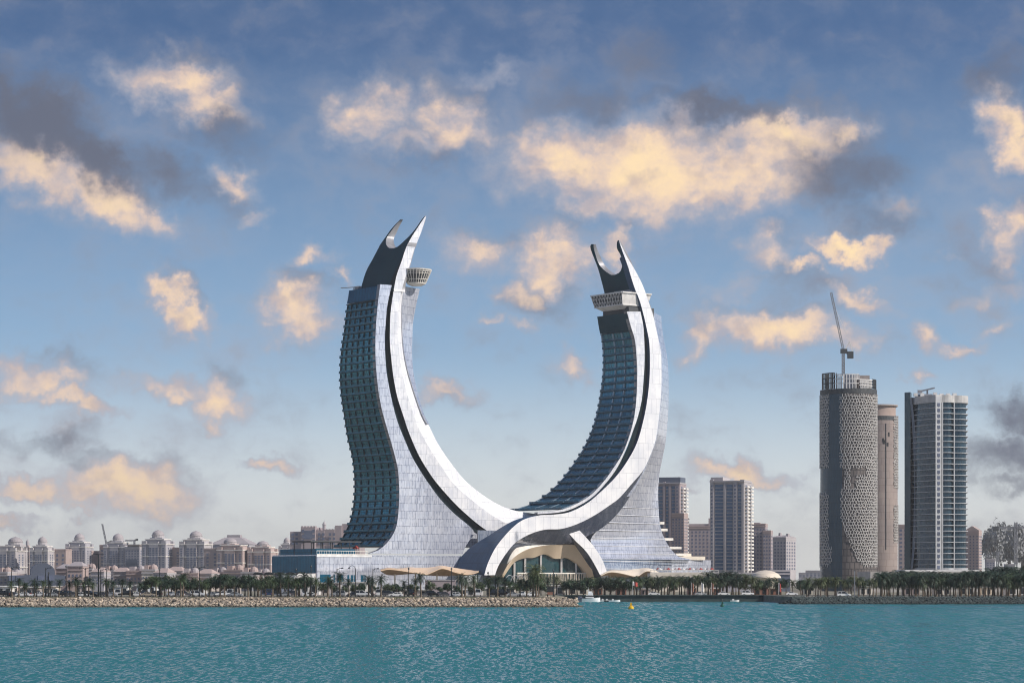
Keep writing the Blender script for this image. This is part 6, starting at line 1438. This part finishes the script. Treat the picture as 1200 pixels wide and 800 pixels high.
for a, b, y, Y, mt, rf in ((696,706,689,1060,'orange_red','cream'),(722,734,689.5,1060,'orange_red','stone_pink'),(752,760,690,1062,'stone_pink','cream'),(806,816,689,1060,'orange_red','cream'),(834,843,689.5,1060,'orange_red','cream_white'),(884,900,688,1060,'orange_red','dark_grey'),(900,916,689.5,1062,'orange_red','cream'),(942,952,688,1050,'cream','stone_pink'),(1008,1022,687,1040,'cream','off_white'),(1060,1078,687,1050,'stone_pink','cream'),(1096,1114,688,1050,'cream','off_white'),(1126,1140,687,1050,'cream','off_white'),(1150,1162,688,1050,'tan_shell','off_white'),(1180,1206,686,1050,'cream_white','off_white')):
    kiosk(a, b, y, Y, RZ, mt, rf, 'beach_cafe', 'small warm-coloured beach cafe', 'small warm-coloured beach cafes', 2)
# brown boundary wall and terrace wall behind the canopies
m = MB(); m.prism([(wx(498,1150),1150),(wx(534,1150),1150),(wx(534,1150),1156),(wx(498,1150),1156)], RZ, wz(679.5,1150)); T = thing('garden_wall', 'grey-brown garden wall under the tan wavy canopy', 'wall', (wx(516,1150),1153,RZ)); m.build('wall', M['stone_brown'], T); m = MB(); m.box((wx(516,1150),1153,wz(679.4,1150)),(13.6,6.6,.3)); m.build('coping', M['stone'], T)
m = MB(); a, b = P(762,668.5,1440), P(842,668,1440); m.prism([(a.x,a.y),(b.x,b.y),(b.x,b.y+30),(a.x,a.y+30)], RZ, wz(671,1440)); T = thing('terrace_block', 'cream promenade terrace in front of the podium wing', 'terrace', (wx(802,1440),1455,RZ)); m.build('wall', M['cream'], T)
m = MB(); railing(m, Vector((a.x,a.y+.4)), Vector((b.x,b.y+.4)), wz(671,1440)+.01, 1.6, 2.2); m.build('railing', M['cream_white'], T)
prnd = random.Random(2)
for i in range(16):
    px = 770 + i*4.3 + prnd.uniform(-1.2,1.2); Y = 1445 + prnd.uniform(0,8); x = wx(px,Y); z = wz(671,1440)+.01; T = thing('parasol', '', 'parasol', (x,Y,z)); m = MB(); m.tube([(x,Y,z),(x,Y,z+2.7)], [.05,.05], 5); m.build('pole', M['off_white'], T)
    cl = ('red','off_white','stone_brown')[i%3]; m = MB(); m.lathe([(1.25,1.9),(.8,2.4),(.03,2.9)], (x,Y,z), 8); m.build('canopy', M[cl], T); nmc = {'red':'red','off_white':'white','stone_brown':'brown'}[cl]; rep(T, px, f'small {nmc} parasol on the terrace', f'small {nmc} terrace parasols', 'parasol', 'parasols on the terrace')
# cream low dome and its neighbours
Y = 1250; c = P(897, 676, Y); T = thing('low_dome', 'cream shallow dome roof behind the shore palms', 'pavilion', (c.x, c.y, RZ)); m = MB(); m.lathe([(6,RZ),(6,9.2),(7.4,9.3),(7.2,10.0),(6,11.3),(4,12.3),(2,12.8),(.05,13)], (c.x,c.y,0), 36, sx=1.0, sy=1.3); m.build('roof', M['pale_canopy'], T, smooth=True)
building('low_block', 'long flat grey block behind the cream low dome', 'building', 836, 906, 672, 1400, 20, 3, 'stone_cool', 14, 1, ybot=682, wsize=(.5,.5), side=0)
building('low_block', 'small blue-grey flat block right of the cream low dome', 'building', 902, 926, 669, 1420, 20, 3, 'hall_roof', 5, 1, ybot=684, side=0)

# arcade of dark awnings under the blue podium glass
for i in range(5):
    p = P(302 + i*12.6, 673.5, 1452); T = thing('arched_awning', '', 'awning', (p.x, p.y, RZ)); m = MB(); n = 10; r = 2.9; d = 6
    for k in range(n):
        a, b = math.pi*k/n, math.pi*(k+1)/n; q = [(p.x - r*math.cos(a), p.y, p.z + 1.7*math.sin(a)), (p.x - r*math.cos(b), p.y, p.z + 1.7*math.sin(b))]
        q += [(q[1][0], q[1][1]+d, q[1][2]), (q[0][0], q[0][1]+d, q[0][2])]; m.quad(q); m.quad([(p.x,p.y+.02,p.z),(q[0][0],p.y+.02,q[0][2]),(q[1][0],p.y+.02,q[1][2])])
    m.build('cloth', M['black'], T); m = MB()
    for s_ in (-r, r): m.span((p.x+s_*.96,p.y+.3,RZ),(p.x+s_*.96,p.y+.3,p.z+.05),.35)
    m.build('legs', M['off_white'], T); rep(T, 302+i*12.6, 'dark arched awning', 'dark arched awnings', 'awning', 'arched awnings under the blue glass')
p0, p1 = P(345,671.5,1440), P(370,671.5,1440); T = thing('tented_porch', 'cream sloping porch roof at the corner of the blue glass podium', 'porch', ((p0.x+p1.x)/2, 1440, RZ)); m = MB()
a, b = P(345,676.5,1436), P(369.5,680,1436); q = [a, b, P(369.5,671.8,1448), P(350,671.5,1448)]; m.quad(q); m.quad([v - Vector((0,0,.4)) for v in q[::-1]])
for k in range(4): j=(k+1)%4; m.quad([q[k], q[j], q[j]-Vector((0,0,.4)), q[k]-Vector((0,0,.4))])
m.build('roof', M['cream_white'], T); m = MB(); 
for v in q: m.span((v.x,v.y,RZ),(v.x,v.y,v.z-.2),.4)
m.build('posts', M['cream'], T)

# ------------------------------------------------------------------ boats and buoys
def hull(m, x, y, L, W, H, mi=0):
    n = 12; rows = []
    for i in range(n+1):
        t = i/n; w = W/2*(1 - max(0, (t-.55)/.45)**2.2); sh = H*(1 + .35*t*t); xx = x - L/2 + L*t
        rows.append([(xx, y - w, sh), (xx - .0, y - w*.62, -.25), (xx, y + w*.62, -.25), (xx, y + w, sh)])
    for r, s in zip(rows[:-1], rows[1:]):
        for k in range(3): m.quad([r[k], s[k], s[k+1], r[k+1]], None, mi)
        m.quad([r[3], s[3], s[0], r[0]], None, mi)
    m.quad(rows[0], None, mi)
YB = 1000; x = wx(692.5, YB); T = thing('motor_yacht', 'white motor yacht moored at the dark quay', 'yacht', (x, YB, 0)); m = MB(); hull(m, 0, 0, 6.2, 2.6, 1.3)
m2 = MB(); hull(m2, x, YB, 7.0, 2.8, 1.25); m2.build('hull', M['white_paint'], T)
m = MB(); m.box((x-.5,YB,2.0),(3.2,2.0,1.0),0,0,.85); m.box((x-.2,YB,3.1),(2.0,1.7,.9),0,0,.8); m.build('cabin', M['white_paint'], T); m = MB(); m.box((x-.5,YB,2.1),(3.24,2.05,.4)); m.build('window', M['car_glass'], T)
m = MB(); m.box((x-.3,YB,3.75),(1.5,1.4,.45),0,0,.7); m.span((x-.9,YB,3.5),(x-1.3,YB,4.5),.12); m.span((x-1.6,YB,4.45),(x-.6,YB,4.5),.9,.1); m.tube([(x-.9,YB,3.4),(x-1.0,YB,5.6)],[.06,.03],6); m.build('flybridge', M['white_paint'], T)
x2 = x - 3.8; T = thing('sailing_dinghy', 'pale grey boat moored left of the white yacht', 'boat', (x2, YB+2, 0)); m = MB(); hull(m, x2, YB+2.5, 4.6, 1.9, .9); m.build('hull', M['off_white'], T); m = MB(); m.box((x2-.3,YB+2.5,1.6),(2.0,1.5,.9),0,0,.8); m.build('cabin', M['hall_roof'], T)
for i, (px, col) in enumerate(((708,'off_white'),(713,'dark_grey'),(720,'white_paint'),(679,'dark_grey'),(861,'off_white'))):
    xx, yy = wx(px, 1003), 1003; T = thing('dinghy', '', 'boat', (xx, yy, 0)); m = MB(); hull(m, xx, yy, 3.4 if px != 720 else 4.4, 1.5, .55); m.build('hull', M[col], T); m = MB(); m.box((xx-.6,yy,.75),(.7,.7,.7)); m.build('console', M['off_white'], T)
    rep(T, px, {'off_white':'small white dinghy moored at the quay','dark_grey':'small dark dinghy moored at the quay','white_paint':'longest white dinghy moored at the quay'}[col], 'moored dinghies', 'boat', 'dinghies moored at the quay')
def buoy(px, ywl, htpx, col, lab, wpx):
    Y = F*CAMZ/(ywl - HZ); s = Y/F; x = wx(px,Y); h = htpx*s; w = wpx*s/2; T = thing('buoy', lab, 'buoy', (x,Y,0))
    m = MB(); m.lathe([(w*.75,-.3),(w,.15),(w,.5),(w*.7,.75)], (x,Y,0), 16); m.build('float', M[col], T, smooth=True)
    m = MB(); m.lathe([(w*.5,.75),(w*.38,h*.3),(w*.22,h*.58),(w*.25,h*.6)], (x,Y,0), 12)
    for k in range(4): a = math.pi/4 + k*math.pi/2; m.span((x+w*.6*math.cos(a),Y+w*.6*math.sin(a),.7),(x+w*.25*math.cos(a),Y+w*.25*math.sin(a),h*.62),.1)
    m.build('tower', M[col], T); m = MB(); m.tube([(x,Y,h*.58),(x,Y,h)],[.06,.04],6); m.lathe([(.14,h*.80),(.14,h*.92),(.02,h)], (x,Y,0), 8); m.build('lantern', M['dark_grey'], T)
buoy(739.5, 713, 12, 'yellow', 'yellow cone buoy floating before the far quay', 6.4); buoy(846.5, 710.5, 9.5, 'green_paint', 'small dark green buoy floating at the right', 4.6)
finish_labels()
